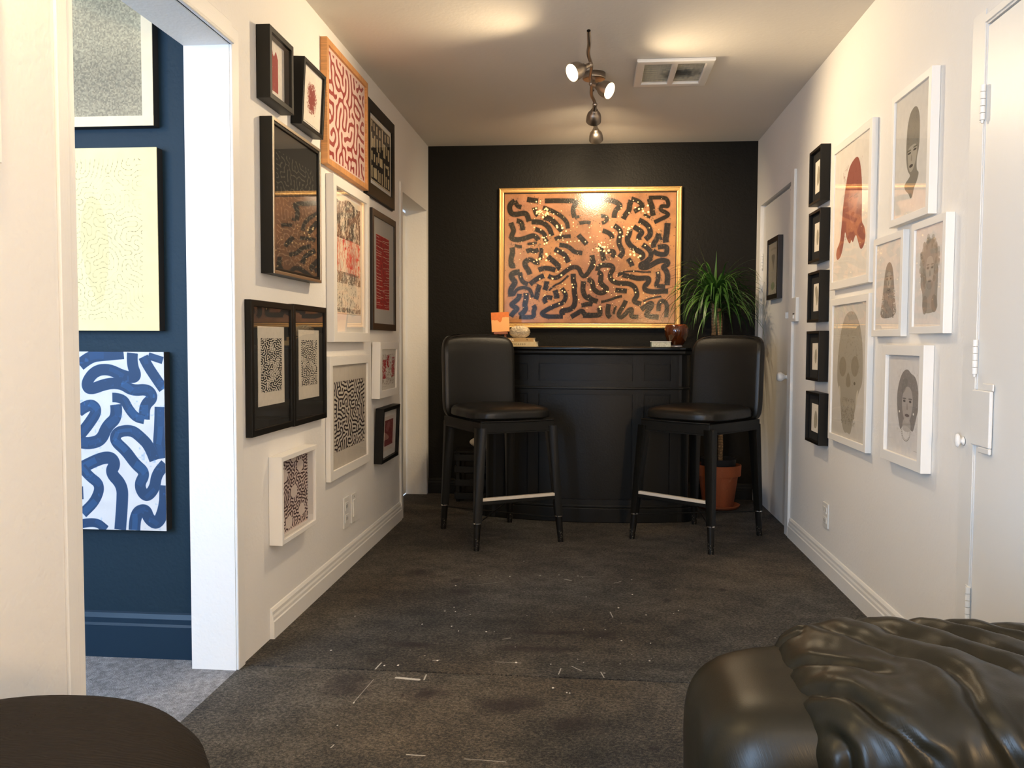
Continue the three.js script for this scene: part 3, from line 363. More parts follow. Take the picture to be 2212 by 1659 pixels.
    paper(g, W, H, 228, 222, 213, 0.03, 131); const r = rng(132); poly(g, W, H, [[0.5, 0.12], [0.34, 0.18], [0.22, 0.3], [0.22, 0.46], [0.2, 0.6], [0.3, 0.66], [0.28, 0.88], [0.84, 0.86], [0.8, 0.72], [0.82, 0.56], [0.8, 0.4], [0.8, 0.26], [0.68, 0.15]], '#a39a8c'); for (let k = 0; k < 90; k++) { const a = r() * 6.28, q = 0.22 + 0.12 * r(); dab(g, W, H, 0.51 + Math.cos(a) * q * 0.95, 0.36 + Math.sin(a) * q * 0.75, 0.03 + 0.03 * r(), 0.02 + 0.02 * r(), r() < 0.5 ? '#8e8577' : '#aaa193', 0.6); }
    poly(g, W, H, [[0.42, 0.3], [0.62, 0.3], [0.68, 0.44], [0.62, 0.58], [0.5, 0.64], [0.42, 0.55], [0.38, 0.42]], '#b8ae9f', 0.95); for (const x of [0.46, 0.61]) { dab(g, W, H, x, 0.415, 0.055, 0.02, '#a2988a', 0.8); dab(g, W, H, x, 0.417, 0.034, 0.007, '#746b60', 0.95); dab(g, W, H, x, 0.385, 0.055, 0.006, '#8a8174', 0.9); } poly(g, W, H, [[0.53, 0.42], [0.58, 0.5], [0.5, 0.505]], '#9c9285', 0.9); dab(g, W, H, 0.53, 0.585, 0.11, 0.05, '#958b7e', 0.7); dab(g, W, H, 0.53, 0.553, 0.055, 0.008, '#7c7266', 0.9); dab(g, W, H, 0.53, 0.57, 0.045, 0.008, '#a3998b', 0.9); poly(g, W, H, [[0.3, 0.68], [0.48, 0.7], [0.46, 0.88], [0.3, 0.88]], '#8d8376', 0.8); poly(g, W, H, [[0.6, 0.7], [0.78, 0.68], [0.82, 0.86], [0.62, 0.87]], '#8d8376', 0.8);
  },
  skull(g, W, H) {
    paper(g, W, H, 222, 215, 202, 0.03, 134); poly(g, W, H, [[0.52, 0.05], [0.36, 0.08], [0.24, 0.2], [0.17, 0.36], [0.15, 0.5], [0.16, 0.6], [0.24, 0.66], [0.28, 0.78], [0.34, 0.92], [0.42, 0.97], [0.5, 0.955], [0.58, 0.975], [0.64, 0.9], [0.72, 0.76], [0.8, 0.64], [0.9, 0.58], [0.9, 0.44], [0.88, 0.3], [0.8, 0.16], [0.66, 0.07]], '#b3aa98'); const d = '#9b907a';
    for (const [x, y] of [[0.32, 0.47], [0.68, 0.46]]) { dab(g, W, H, x, y, 0.105, 0.075, d, 0.9); dab(g, W, H, x, y, 0.07, 0.05, '#a09580', 0.7); } poly(g, W, H, [[0.49, 0.49], [0.58, 0.58], [0.54, 0.62], [0.44, 0.62], [0.42, 0.57]], d); poly(g, W, H, [[0.2, 0.62], [0.26, 0.62], [0.28, 0.73], [0.25, 0.7]], '#d8cfba'); poly(g, W, H, [[0.74, 0.64], [0.8, 0.62], [0.74, 0.76], [0.71, 0.74]], '#d8cfba'); dab(g, W, H, 0.68, 0.585, 0.025, 0.012, '#6f6654');
    speckle(g, W, H, [128, 118, 98], 0.7, (u, v) => inBox(u, v, 0.3, 0.72, 0.7, 0.9) ? 0.46 : (Math.hypot((u - 0.52) / 0.36, (v - 0.34) / 0.28) < 1 ? 0.3 : 0), 135, 12, 14); for (let k = 0; k < 9; k++) dab(g, W, H, 0.36 + k * 0.038, 0.745 + 0.006 * Math.sin(k), 0.015, 0.022, '#beb49f', 0.8);
  },
  pearls(g, W, H) {
    paper(g, W, H, 230, 224, 217, 0.03, 137); poly(g, W, H, [[0.5, 0.14], [0.38, 0.2], [0.28, 0.36], [0.28, 0.5], [0.32, 0.62], [0.37, 0.72], [0.42, 0.76], [0.46, 0.7], [0.62, 0.7], [0.72, 0.74], [0.78, 0.74], [0.84, 0.62], [0.92, 0.48], [0.88, 0.3], [0.8, 0.2], [0.68, 0.18], [0.6, 0.14]], '#8f8780');
    poly(g, W, H, [[0.5, 0.32], [0.64, 0.3], [0.74, 0.38], [0.75, 0.52], [0.66, 0.66], [0.55, 0.68], [0.44, 0.56], [0.43, 0.42]], '#bab0a6', 0.95); poly(g, W, H, [[0.48, 0.62], [0.68, 0.62], [0.72, 0.76], [0.44, 0.76]], '#c0b6ab', 0.8); for (const x of [0.5, 0.67]) { dab(g, W, H, x, 0.455, 0.035, 0.012, '#5f5852'); dab(g, W, H, x, 0.43, 0.055, 0.008, '#77706a', 0.9); } poly(g, W, H, [[0.58, 0.45], [0.62, 0.54], [0.56, 0.545]], '#948a80', 0.7); dab(g, W, H, 0.59, 0.595, 0.065, 0.015, '#6d5f5a'); poly(g, W, H, [[0.42, 0.24], [0.6, 0.22], [0.56, 0.32], [0.44, 0.4], [0.4, 0.36]], '#7f7871', 0.5); speckle(g, W, H, [176, 168, 160], 0.5, (u, v) => inBox(u, v, 0.26, 0.94, 0.13, 0.78) ? 0.36 : 0, 138, 12, 12);
    for (let k = 0; k <= 16; k++) { const a = Math.PI * k / 16; dab(g, W, H, 0.565 - Math.cos(a) * 0.125, 0.745 + Math.sin(a) * 0.10, 0.016, 0.011, '#6f675f'); dab(g, W, H, 0.563 - Math.cos(a) * 0.125, 0.743 + Math.sin(a) * 0.10, 0.011, 0.0075, '#f3ece0'); } for (const x of [0.36, 0.77]) dab(g, W, H, x, 0.57, 0.018, 0.012, '#f3ece0'); stroke(g, [[0.8 * W, 0.93 * H], [0.84 * W, 0.925 * H], [0.9 * W, 0.93 * H]], 2, '#8d847b', 0.7);
  },
  wash(seed, shape) { return (g, W, H) => { paper(g, W, H, 222, 213, 196, 0.03, seed); poly(g, W, H, shape, '#968c76', 0.85); speckle(g, W, H, [112, 104, 86], 0.5, (u, v) => inBox(u, v, 0.3, 0.75, 0.15, 0.8) ? 0.32 : 0, seed + 1, 6, 8); }; },
  fan(g, W, H) { paper(g, W, H, 176, 168, 150, 0.03, 151); poly(g, W, H, [[0.26, 0.24], [0.5, 0.22], [0.72, 0.25], [0.56, 0.44], [0.52, 0.56], [0.48, 0.44]], '#7e7666', 0.9); stroke(g, [[0.51 * W, 0.4 * H], [0.5 * W, 0.6 * H], [0.5 * W, 0.78 * H]], W * 0.02, '#7e7666'); dab(g, W, H, 0.5, 0.84, 0.2, 0.08, '#7d8a66', 0.8); stroke(g, [[0.2 * W, 0.13 * H], [0.5 * W, 0.11 * H], [0.8 * W, 0.13 * H]], W * 0.05, '#8d8474', 0.5); },
};
// ------------------------------------------------------------------ framed pictures
const printMat = (draw, w, h, rough = 0.9, spec = 1) => { const k = Math.sqrt(480000 / (w * h)), W = Math.min(1400, Math.round(w * k)), H = Math.min(1400, Math.round(h * k)); return phys({ map: canvasTexture(W, H, draw), roughness: rough, specularIntensity: spec }); };
// o: wall ('L', 'R', 'B' or x for a door), a/b = extent along the wall as seen from the room (left, right), y0/y1, d = depth, f = rail width,
// inner = [left, right, bottom, top] margins round the print, recess = how far the print lies behind the front, rail/mat materials, draw
function picture(o) {
  const w = Math.abs(o.b - o.a), h = o.y1 - o.y0, c = (o.a + o.b) / 2, yc = (o.y0 + o.y1) / 2;
  const pos = o.wall === 'B' ? [c, yc, ZB] : o.wall === 'L' ? [XL, yc, c] : [o.x ?? XR, yc, c], turn = o.wall === 'B' ? 0 : o.wall === 'L' ? Math.PI / 2 : -Math.PI / 2;
  const t = thing(o.name || 'framed_print', o.label, o.category || 'picture', pos, turn, o.group);
  const root = t;
  if (o.lean) { t.rotation.order = 'YXZ'; t.rotation.x = o.lean; const n = new THREE.Vector3(0, 0, 1).applyEuler(new THREE.Euler(0, turn, 0)); t.position.addScaledVector(n, Math.sin(o.lean) * h / 2); }
  const f = o.f, bev = o.bevel ?? 0.0015, z0 = 0.0008, d = o.d;
  const rail = (grow, inset, depth, zz, mat, name) => {
    const s = new THREE.Shape(); const W2 = w / 2 - grow - bev, H2 = h / 2 - grow - bev, w2 = w / 2 - inset + bev, h2 = h / 2 - inset + bev;
    s.moveTo(-W2, -H2); s.lineTo(W2, -H2); s.lineTo(W2, H2); s.lineTo(-W2, H2); s.closePath();
    const q = new THREE.Path(); q.moveTo(-w2, -h2); q.lineTo(w2, -h2); q.lineTo(w2, h2); q.lineTo(-w2, h2); q.closePath(); s.holes.push(q);
    const g = new THREE.ExtrudeGeometry(s, { depth: depth - 2 * bev, bevelEnabled: true, bevelThickness: bev, bevelSize: bev, bevelSegments: 2 }); g.translate(0, 0, zz + bev); return part(name, g, mat, root);
  };
  rail(0, f, d, z0, o.rail, 'frame');
  if (o.rail2) rail(f * 0.0, f * 0.55, 0.004, z0 + d - 0.0005, o.rail2, 'frame_edge');
  if (o.step) rail(o.step[0], f + o.step[1], d - o.step[2], z0, o.rail, 'inner_frame');
  const iw = w - 2 * f, ih = h - 2 * f, zp = z0 + d - o.recess;
  part('backing', new THREE.BoxGeometry(iw + 0.002, ih + 0.002, Math.max(0.002, zp - 0.003)).translate(0, 0, z0 + 0.001 + Math.max(0.002, zp - 0.003) / 2), o.mat || M.whiteMat, root);
  const m = o.inner || [0, 0, 0, 0], pw = iw - m[0] - m[1], ph = ih - m[2] - m[3];
  const pr = part(o.printName || 'print', new THREE.BoxGeometry(pw, ph, 0.0016).translate((m[0] - m[1]) / 2, (m[2] - m[3]) / 2, zp), printMat(o.draw, pw, ph, o.rough, o.spec), root);
  if (o.tiltPrint) { const cx = (m[0] - m[1]) / 2, cy = (m[2] - m[3]) / 2; pr.geometry.translate(-cx, -cy, 0); pr.position.set(cx, cy, 0); pr.rotation.z = o.tiltPrint; }
  if (!o.noGlass) part('glass_pane', new THREE.PlaneGeometry(iw, ih).translate(0, 0, z0 + d - Math.min(0.006, o.recess * 0.5)), o.glass || M.glass, root);
  return t;
}
const wood = std({ color: 0xffffff, roughness: 0.5, map: (() => { const t = canvasTexture(512, 512, (g, W, H) => { const n = valueNoise(160), im = g.createImageData(W, H); for (let y = 0; y < H; y++) for (let x = 0; x < W; x++) { const k = (y * W + x) * 4, v = 0.88 + 0.2 * n(x / 3, y / 90) + 0.1 * n(x / 40, y / 200); im.data[k] = 198 * v; im.data[k + 1] = 142 * v; im.data[k + 2] = 88 * v; im.data[k + 3] = 255; } g.putImageData(im, 0, 0); }); t.wrapS = t.wrapT = THREE.RepeatWrapping; t.repeat.set(3, 3); return t; })() });
const gold = std({ color: lin(0.78, 0.47, 0.17), metalness: 0.85, roughness: 0.36, bumpMap: rollerPeel, bumpScale: 0.0003 });
const varnish = noiseTexture(512, [[128, 0.6], [60, 0.4], [12, 0.5]], 165, 1); varnish.repeat.set(2, 1.6);
const GL = 'pictures on the left wall', GR = 'pictures on the right wall';
const B = M.blackFrame, Wf = M.whiteFrame;
picture({ wall: 'L', a: -2.90, b: -3.135, y0: 1.910, y1: 2.157, d: 0.050, f: 0.020, recess: 0.030, rail: B, draw: P.redBlock, group: GL, label: 'deep black box frame with a rusty red block print, highest of the left wall' });
picture({ wall: 'L', a: -3.235, b: -3.500, y0: 1.907, y1: 2.160, d: 0.045, f: 0.016, recess: 0.010, lean: 0.055, rail: B, inner: [0.012, 0.012, 0.012, 0.012], draw: P.redBlot, group: GL, label: 'black box frame leaning forward with a small brownish red blot on white' });
picture({ wall: 'L', a: -3.605, b: -4.275, y0: 1.832, y1: 2.360, d: 0.030, f: 0.026, recess: 0.012, rail: wood, draw: P.redMeander, group: GL, label: 'light wood frame with thick red winding lines on pink paper' });
picture({ wall: 'L', a: -4.290, b: -4.890, y0: 1.825, y1: 2.308, d: 0.022, f: 0.062, recess: 0.007, rail: B, step: [-0.004, 0.0, 0.012], mat: M.whiteMat, inner: [0.022, 0.022, 0.022, 0.022], draw: P.grid, group: GL, label: 'wide black frame with blocky black and cream bar pattern' });
picture({ wall: 'L', a: -2.925, b: -3.455, y0: 1.315, y1: 1.855, d: 0.045, f: 0.022, recess: 0.010, rail: B, rail2: M.brass, mat: M.blackMat, draw: P.darkSheet, group: GL, label: 'black frame with thin metallic front edge and dark print mirroring the room' });
picture({ wall: 'L', a: -3.670, b: -4.275, y0: 1.075, y1: 1.803, d: 0.035, f: 0.045, recess: 0.022, rail: Wf, mat: M.whiteMat, inner: [0.03, 0.045, 0.085, 0.02], draw: P.stripes, group: GL, label: 'tall white frame with a rough print of grey, red and brown bands' });
picture({ wall: 'L', a: -4.390, b: -4.925, y0: 1.138, y1: 1.768, d: 0.020, f: 0.036, recess: 0.006, rail: M.brownFrame, mat: M.greyMat, inner: [0.06, 0.11, 0.075, 0.085], draw: P.redRoots, group: GL, label: 'dark brown frame with bright red print of root-like pale lines' });
picture({ wall: 'L', a: -2.777, b: -3.183, y0: 0.755, y1: 1.217, d: 0.024, f: 0.022, recess: 0.010, rail: B, mat: M.blackMat, inner: [0.055, 0.055, 0.075, 0.065], draw: P.thumbA, group: GL, label: 'black frame with densely inked fingerprint pattern, doorway side of the touching pair' });
picture({ wall: 'L', a: -3.188, b: -3.592, y0: 0.752, y1: 1.220, d: 0.024, f: 0.022, recess: 0.010, rail: B, mat: M.blackMat, inner: [0.055, 0.055, 0.075, 0.075], draw: P.thumbB, group: GL, label: 'black frame with paler fingerprint pattern, bar side of the touching pair' });
picture({ wall: 'L', a: -3.645, b: -4.320, y0: 0.463, y1: 1.012, d: 0.022, f: 0.042, recess: 0.010, rail: Wf, mat: M.greyMat, draw: P.blackMeander, group: GL, label: 'large white frame with fine black winding line drawing on grey paper' });
picture({ wall: 'L', a: -4.430, b: -4.855, y0: 0.777, y1: 1.076, d: 0.045, f: 0.040, recess: 0.008, lean: 0.02, rail: Wf, draw: P.redMarks, group: GL, label: 'small white box frame with splashy red and brown marks' });
picture({ wall: 'L', a: -4.475, b: -4.866, y0: 0.425, y1: 0.722, d: 0.045, f: 0.020, recess: 0.016, lean: 0.04, rail: B, mat: M.whiteMat, inner: [0.045, 0.045, 0.035, 0.035], draw: P.redCrystal, group: GL, label: 'small black box frame with dark red print, lowest near the panelled door' });
picture({ wall: 'L', a: -2.977, b: -3.370, y0: 0.343, y1: 0.663, d: 0.050, f: 0.018, recess: 0.034, rail: Wf, draw: P.dots, group: GL, label: 'white shadow box with pale circles on dense dark squiggles' });
picture({ wall: 'L', a: -1.30, b: -1.583, y0: 1.420, y1: 1.780, d: 0.016, f: 0.022, recess: 0.006, rail: Wf, mat: M.whiteMat, inner: [0.04, 0.04, 0.04, 0.04], draw: P.wash(171, [[0.3, 0.2], [0.7, 0.25], [0.75, 0.7], [0.4, 0.8]]), group: GL, label: 'white frame on the near wall before the side room doorway' });
// right wall
const washShapes = [[[0.6, 0.14], [0.4, 0.3], [0.3, 0.6], [0.4, 0.8], [0.6, 0.76], [0.8, 0.6], [0.8, 0.3]], [[0.5, 0.2], [0.35, 0.35], [0.35, 0.65], [0.5, 0.82], [0.72, 0.7], [0.75, 0.35]], [[0.4, 0.06], [0.2, 0.16], [0.25, 0.36], [0.45, 0.6], [0.55, 0.86], [0.75, 0.6], [0.8, 0.42], [0.6, 0.16]], [[0.5, 0.2], [0.35, 0.4], [0.38, 0.7], [0.6, 0.8], [0.72, 0.5], [0.65, 0.22]], [[0.55, 0.16], [0.35, 0.4], [0.32, 0.8], [0.5, 0.88], [0.75, 0.8], [0.78, 0.4]]];
const smallLabels = ['black box frame with grey wash drawing, topmost of the column of five', 'black box frame with small grey wash drawing, second from top in the column', 'black box frame with leaning leaf-shaped drawing, middle of the column of five', 'black box frame with small grey wash drawing, fourth from top in the column', 'black box frame with grey hooded figure drawing, lowest of the column of five'];
[[-4.42, -4.205, 1.750, 2.013], [-4.41, -4.190, 1.468, 1.715], [-4.405, -4.180, 1.180, 1.423], [-4.405, -4.168, 0.897, 1.137], [-4.394, -4.140, 0.597, 0.843]].forEach(([a, b, y0, y1], i) =>
  picture({ wall: 'R', a, b, y0, y1, d: 0.046, f: 0.013, recess: 0.016, rail: B, mat: M.blackMat, inner: [0.05, 0.04, 0.04, 0.045], tiltPrint: [0.03, -0.01, 0.0, 0.01, -0.015][i], draw: P.wash(180 + 3 * i, washShapes[i]), noGlass: true, group: 'column of five small black frames', label: smallLabels[i] }));
picture({ wall: 'R', a: -4.087, b: -3.527, y0: 1.320, y1: 1.962, d: 0.024, f: 0.034, recess: 0.007, rail: Wf, draw: P.redHair, group: GR, label: 'large white frame with rusty red wash portrait with long hair' });
picture({ wall: 'R', a: -3.296, b: -2.925, y0: 1.500, y1: 1.971, d: 0.028, f: 0.026, recess: 0.009, rail: Wf, draw: P.capHead, group: GR, label: 'white frame with grey long-necked head portrait, highest beside the hinged door' });
picture({ wall: 'R', a: -3.483, b: -3.162, y0: 1.105, y1: 1.480, d: 0.022, f: 0.026, recess: 0.007, rail: Wf, draw: P.veilHead, group: GR, label: 'white frame with grey veiled shouting head portrait' });
picture({ wall: 'R', a: -3.065, b: -2.780, y0: 1.112, y1: 1.484, d: 0.028, f: 0.024, recess: 0.008, rail: Wf, draw: P.curlHead, group: GR, label: 'white frame with grey curly haired portrait, nearest the hinged door' });
picture({ wall: 'R', a: -4.064, b: -3.520, y0: 0.643, y1: 1.277, d: 0.024, f: 0.030, recess: 0.009, rail: Wf, draw: P.skull, group: GR, label: 'large white frame with elongated skull drawing' });
picture({ wall: 'R', a: -3.311, b: -2.913, y0: 0.654, y1: 1.074, d: 0.034, f: 0.036, recess: 0.014, rail: Wf, draw: P.pearls, group: GR, label: 'white shadow box with grey portrait wearing a pearl necklace' });
picture({ wall: 'R', x: XR + 0.0215, a: -5.61, b: -5.29, y0: 1.347, y1: 1.723, d: 0.030, f: 0.030, recess: 0.007, rail: M.brownFrame, draw: P.fan, label: 'narrow black frame hung on the plain far door' });
{ // the big gilt painting over the bar
  const t = picture({ wall: 'B', name: 'gilt_framed_painting', category: 'painting', printName: 'canvas', a: -0.648, b: 0.603, y0: 1.172, y1: 2.139, d: 0.034, f: 0.034, recess: 0.014, bevel: 0.003, rail: gold, mat: std({ color: lin(0.02, 0.008, 0.006), roughness: 0.7 }), inner: [0.005, 0.005, 0.006, 0.006], draw: P.serpents, noGlass: true, rough: 0.16, spec: 0.55, label: 'large gilt framed painting of dark serpentine bands on copper over the bar' });
  const cm = t.children.find(c => c.name === 'canvas').material; cm.bumpMap = varnish; cm.bumpScale = 0.00028;
  const w = 1.251, h = 0.967, bead = (i, y, r, nm) => { for (const s of [-1, 1]) { part(nm, rod([-w / 2 + i, s * (h / 2 - i), y], [w / 2 - i, s * (h / 2 - i), y], r, 8), gold, t); part(nm, rod([s * (w / 2 - i), -h / 2 + i, y], [s * (w / 2 - i), h / 2 - i, y], r, 8), gold, t); } };
  bead(0.009, 0.034, 0.006, 'outer_bead'); bead(0.027, 0.034, 0.005, 'inner_bead');
}
{ // three unframed panels on the blue wall
  const panel = (x0, x1, y0, y1, draw, label) => { const t = thing('panel_painting', label, 'painting', [(x0 + x1) / 2, (y0 + y1) / 2, -2.77], 0, 'panel paintings on the blue wall'), w = x1 - x0, h = y1 - y0; part('cradle', rbox(-w / 2, w / 2, -h / 2, h / 2, 0.0005, 0.037, 0.001), M.dark, t); part('painted_face', new THREE.BoxGeometry(w, h, 0.003).translate(0, 0, 0.0386), printMat(draw, w, h, 0.6), t); };
  panel(-1.995, -1.4075, 0.444, 1.041, P.bluePainting, 'white panel painted with broad blue brush loops, lowest on the blue wall');
  panel(-2.01, -1.421, 1.111, 1.710, P.mapPainting, 'pale wood panel with fine winding line drawing, middle of the blue wall');
  panel(-2.02, -1.430, 1.780, 2.378, P.greyPainting, 'wood panel with fine grey texture and bare border, highest on the blue wall');
}
// ------------------------------------------------------------------ wall fittings
function plate(name, label, category, wallX, side, z0, z1, y0, y1, kind, group) {
  const t = thing(name, label, category, [wallX, (y0 + y1) / 2, (z0 + z1) / 2], side > 0 ? Math.PI / 2 : -Math.PI / 2, group), w = Math.abs(z1 - z0), h = y1 - y0;
  part('cover_plate', rbox(-w / 2, w / 2, -h / 2, h / 2, 0.0005, 0.007, 0.002), M.plastic, t);
  if (kind === 'outlet') for (const s of [-1, 1]) { const o = part('socket', rbox(-w * 0.28, w * 0.28, s * h * 0.2 - h * 0.14, s * h * 0.2 + h * 0.14, 0.005, 0.009, 0.002), M.plastic, t); for (const k of [-1, 1]) part('slot', new THREE.BoxGeometry(0.003, h * 0.1, 0.001).translate(k * w * 0.11, s * h * 0.2, 0.0092), M.dark, o); }
  else { part('rocker', rbox(-w * 0.25, w * 0.25, -h * 0.3, h * 0.3, 0.005, 0.011, 0.002), M.plastic, t); part('screw', new THREE.CylinderGeometry(0.003, 0.003, 0.002, 8).rotateX(Math.PI / 2).translate(0, h * 0.4, 0.0075), M.chrome, t); }
}
plate('wall_outlet', 'white outlet plate low on the left wall, nearer the side room doorway', 'outlet', XL, 1, -3.90, -3.985, 0.2, 0.345, 'outlet', 'outlet plates');
plate('wall_outlet', 'white blank switch plate low on the left wall, nearer the panelled door', 'outlet', XL, 1, -4.03, -4.11, 0.2, 0.34, 'switch', 'outlet plates');
plate('wall_outlet', 'white outlet plate low on the right wall under the small black frames', 'outlet', XR, -1, -4.19, -4.10, 0.212, 0.328, 'outlet', 'outlet plates');
{ // thermostat-like intercom box by the plain door
  const t = thing('wall_intercom', 'narrow white wall box beside the plain far door', 'switch', [XR, 1.26, -4.82], -Math.PI / 2);
  part('case', rbox(-0.055, 0.05, -0.065, 0.065, 0.0005, 0.018, 0.003), M.plastic, t); part('lever', rbox(-0.012, 0.012, -0.05, -0.03, 0.016, 0.024, 0.002), M.plastic, t); part('slot', rbox(-0.02, 0.02, -0.026, -0.02, 0.0165, 0.0185, 0.0005), M.dark, t);
}
{ // painted box across the hinge line and the hook beside it
  const t = thing('door_box', 'white painted box with rounded tabs across the hinge line of the near door', 'box', [XR - 0.0005, 0.868, -2.56], -Math.PI / 2);
  part('case', rbox(-0.045, 0.07, -0.08, 0.08, 0.0005, 0.011, 0.004), M.trim, t); part('upper_tab', rbox(0.01, 0.075, 0.08, 0.1, 0.001, 0.006, 0.0025), M.trim, t); part('lower_tab', rbox(0.0, 0.07, -0.098, -0.08, 0.001, 0.01, 0.004), M.trim, t);
  const h = thing('wall_hook', 'white painted rounded hook beside the near door casing', 'hook', [XR - 0.003, 0.79, -2.668], -Math.PI / 2);
  part('stem', lathe([[0.0001, 0], [0.014, 0], [0.012, 0.004], [0.006, 0.008], [0.006, 0.016]], 16).rotateX(Math.PI / 2), M.trim, h); part('knob', puff(0, 0.002, 0.018, 0.010, 0.02, 0.008, 2.2, [10, 10, 10]), M.trim, h);
}
// ------------------------------------------------------------------ ceiling
{
  const v = thing('ceiling_vent', 'white ceiling air vent with two dusty grilles', 'vent', [0.392, CEIL, -4.452]), W = 0.362, H = 0.40;
  const ring = new THREE.Shape(); ring.moveTo(-W / 2, -H / 2); ring.lineTo(W / 2, -H / 2); ring.lineTo(W / 2, H / 2); ring.lineTo(-W / 2, H / 2); ring.closePath();
  for (const s of [-1, 1]) { const q = new THREE.Path(), a = s < 0 ? -W / 2 + 0.03 : 0.01, b = s < 0 ? -0.01 : W / 2 - 0.03; q.moveTo(a, -H / 2 + 0.035); q.lineTo(b, -H / 2 + 0.035); q.lineTo(b, H / 2 - 0.035); q.lineTo(a, H / 2 - 0.035); q.closePath(); ring.holes.push(q); }
  const g = new THREE.ExtrudeGeometry(ring, { depth: 0.006, bevelEnabled: true, bevelThickness: 0.006, bevelSize: 0.005, bevelSegments: 2 }); g.rotateX(Math.PI / 2); g.translate(0, -0.0065, 0); part('frame', g, M.plastic, v);
  const dust = canvasTexture(256, 256, (c, w, h) => { const n = valueNoise(201), im = c.createImageData(w, h); for (let y = 0; y < h; y++) for (let x = 0; x < w; x++) { const k = (y * w + x) * 4, q = n(x / 9, y / 22), dd = Math.hypot((x / w - 0.62) / 0.2, (y / h - 0.45) / 0.16), s = 1 - 0.6 * Math.max(0, Math.min(1, 1.5 - dd + 0.9 * (q - 0.5))) - 0.12 * n(x / 4, y / 40); im.data[k] = 238 * s; im.data[k + 1] = 226 * s; im.data[k + 2] = 200 * s; im.data[k + 3] = 255; } c.putImageData(im, 0, 0); });
  const dm = std({ map: dust, roughness: 0.9 });
  for (const s of [-1, 1]) {
    const a = s < 0 ? -W / 2 + 0.03 : 0.01, b = s < 0 ? -0.01 : W / 2 - 0.03, list = [];
    for (let k = 0; k < 22; k++) { const q = new THREE.BoxGeometry(b - a, 0.0016, 0.0145); q.rotateX(0.3); q.translate((a + b) / 2, -0.005, -H / 2 + 0.042 + k * (H - 0.084) / 21); const p = q.attributes.position, uv = q.attributes.uv; for (let i = 0; i < p.count; i++) uv.setXY(i, (p.getX(i) + W / 2) / W, 0.5 - p.getZ(i) / H); list.push(q); }
    const lo = part('louvre', merge(list), dm, v); lo.userData.kind = 'stuff';
  }
  part('duct', new THREE.BoxGeometry(W - 0.05, 0.001, H - 0.06).translate(0, -0.0008, 0), std({ color: lin(0.45, 0.41, 0.33), roughness: 0.9 }), v);
  for (const s of [-1, 1]) part('screw', new THREE.CylinderGeometry(0.004, 0.004, 0.003, 10).translate(s * (W / 2 - 0.014), -0.0135, 0.01), M.dark, v);
}
{ // track light: wavy bar, four swivelling heads
  const t = thing('track_light', 'brushed nickel ceiling track light with four swivel spot heads', 'ceiling light', [0, CEIL, -4.46]);
  part('canopy', lathe([[0.0001, 0], [0.058, 0], [0.058, -0.026], [0.054, -0.032], [0.0001, -0.034]].reverse()), M.nickel, t);
  part('stem', rod([0, -0.03, 0], [-0.006, -0.092, 0.02], 0.008), M.nickel, t);
  part('bar', tube([[-0.024, -0.055, 0.76], [-0.022, -0.085, 0.7], [-0.026, -0.09, 0.58], [-0.012, -0.094, 0.42], [-0.018, -0.094, 0.28], [-0.012, -0.092, 0.1], [-0.012, -0.094, -0.05], [0.006, -0.094, -0.2], [0.006, -0.094, -0.36], [0.012, -0.094, -0.52], [0.008, -0.094, -0.63]], 0.0085, 80, 10), M.nickel, t);
  const bulbMat = std({ color: 0xffffff, emissive: lin(1.0, 0.80, 0.52), emissiveIntensity: 14, roughness: 0.4 });
  const head = (p, dir, power, angle) => {
    const h = new THREE.Group(); h.name = 'lamp_head'; h.position.set(...p); t.add(h);
    const d = new THREE.Vector3(...dir).normalize(), q = new THREE.Quaternion().setFromUnitVectors(new THREE.Vector3(0, 1, 0), d);
    part('swivel', new THREE.SphereGeometry(0.013, 14, 10), M.nickel, h);
    part('neck', rod([0, 0, 0], [d.x * 0.05, d.y * 0.05, d.z * 0.05], 0.0105, 12, 0.014), M.nickel, h);
    const cup = lathe([[0.013, 0.036], [0.0185, 0.038], [0.0195, 0.047], [0.028, 0.056], [0.0355, 0.068], [0.0395, 0.085], [0.041, 0.112], [0.0395, 0.112], [0.0378, 0.086], [0.0335, 0.07], [0.02, 0.058], [0.0001, 0.055]], 32); cup.applyQuaternion(q); part('lamp_shade', cup, M.nickel, h);
    const b = lathe([[0.0001, 0.060], [0.021, 0.062], [0.0345, 0.096], [0.031, 0.101], [0.016, 0.104], [0.0001, 0.105]], 24); b.applyQuaternion(q); const bulb = part('bulb', b, bulbMat, h); bulb.castShadow = false;
    const s = new THREE.SpotLight(lin(1.0, 0.77, 0.49), power, 0, angle, 0.75, 2); s.castShadow = true; s.shadow.mapSize.set(1024, 1024); s.shadow.radius = 1.6;
    const w = new THREE.Vector3(...p).add(t.position).addScaledVector(d, 0.108); s.position.copy(w); s.target.position.copy(w.clone().add(d)); scene.add(s, s.target);
  };
  head([-0.018, -0.105, 0.47], [-0.72, -0.46, 0.52], 5.0, 1.16);
  head([-0.012, -0.105, 0.18], [0.78, -0.44, 0.44], 5.0, 1.14);
  head([0.006, -0.105, -0.19], [-0.06, -0.55, -0.83], 5.5, 1.12);
  head([0.010, -0.105, -0.6], [0.05, -0.62, -0.78], 5.5, 1.2);
}
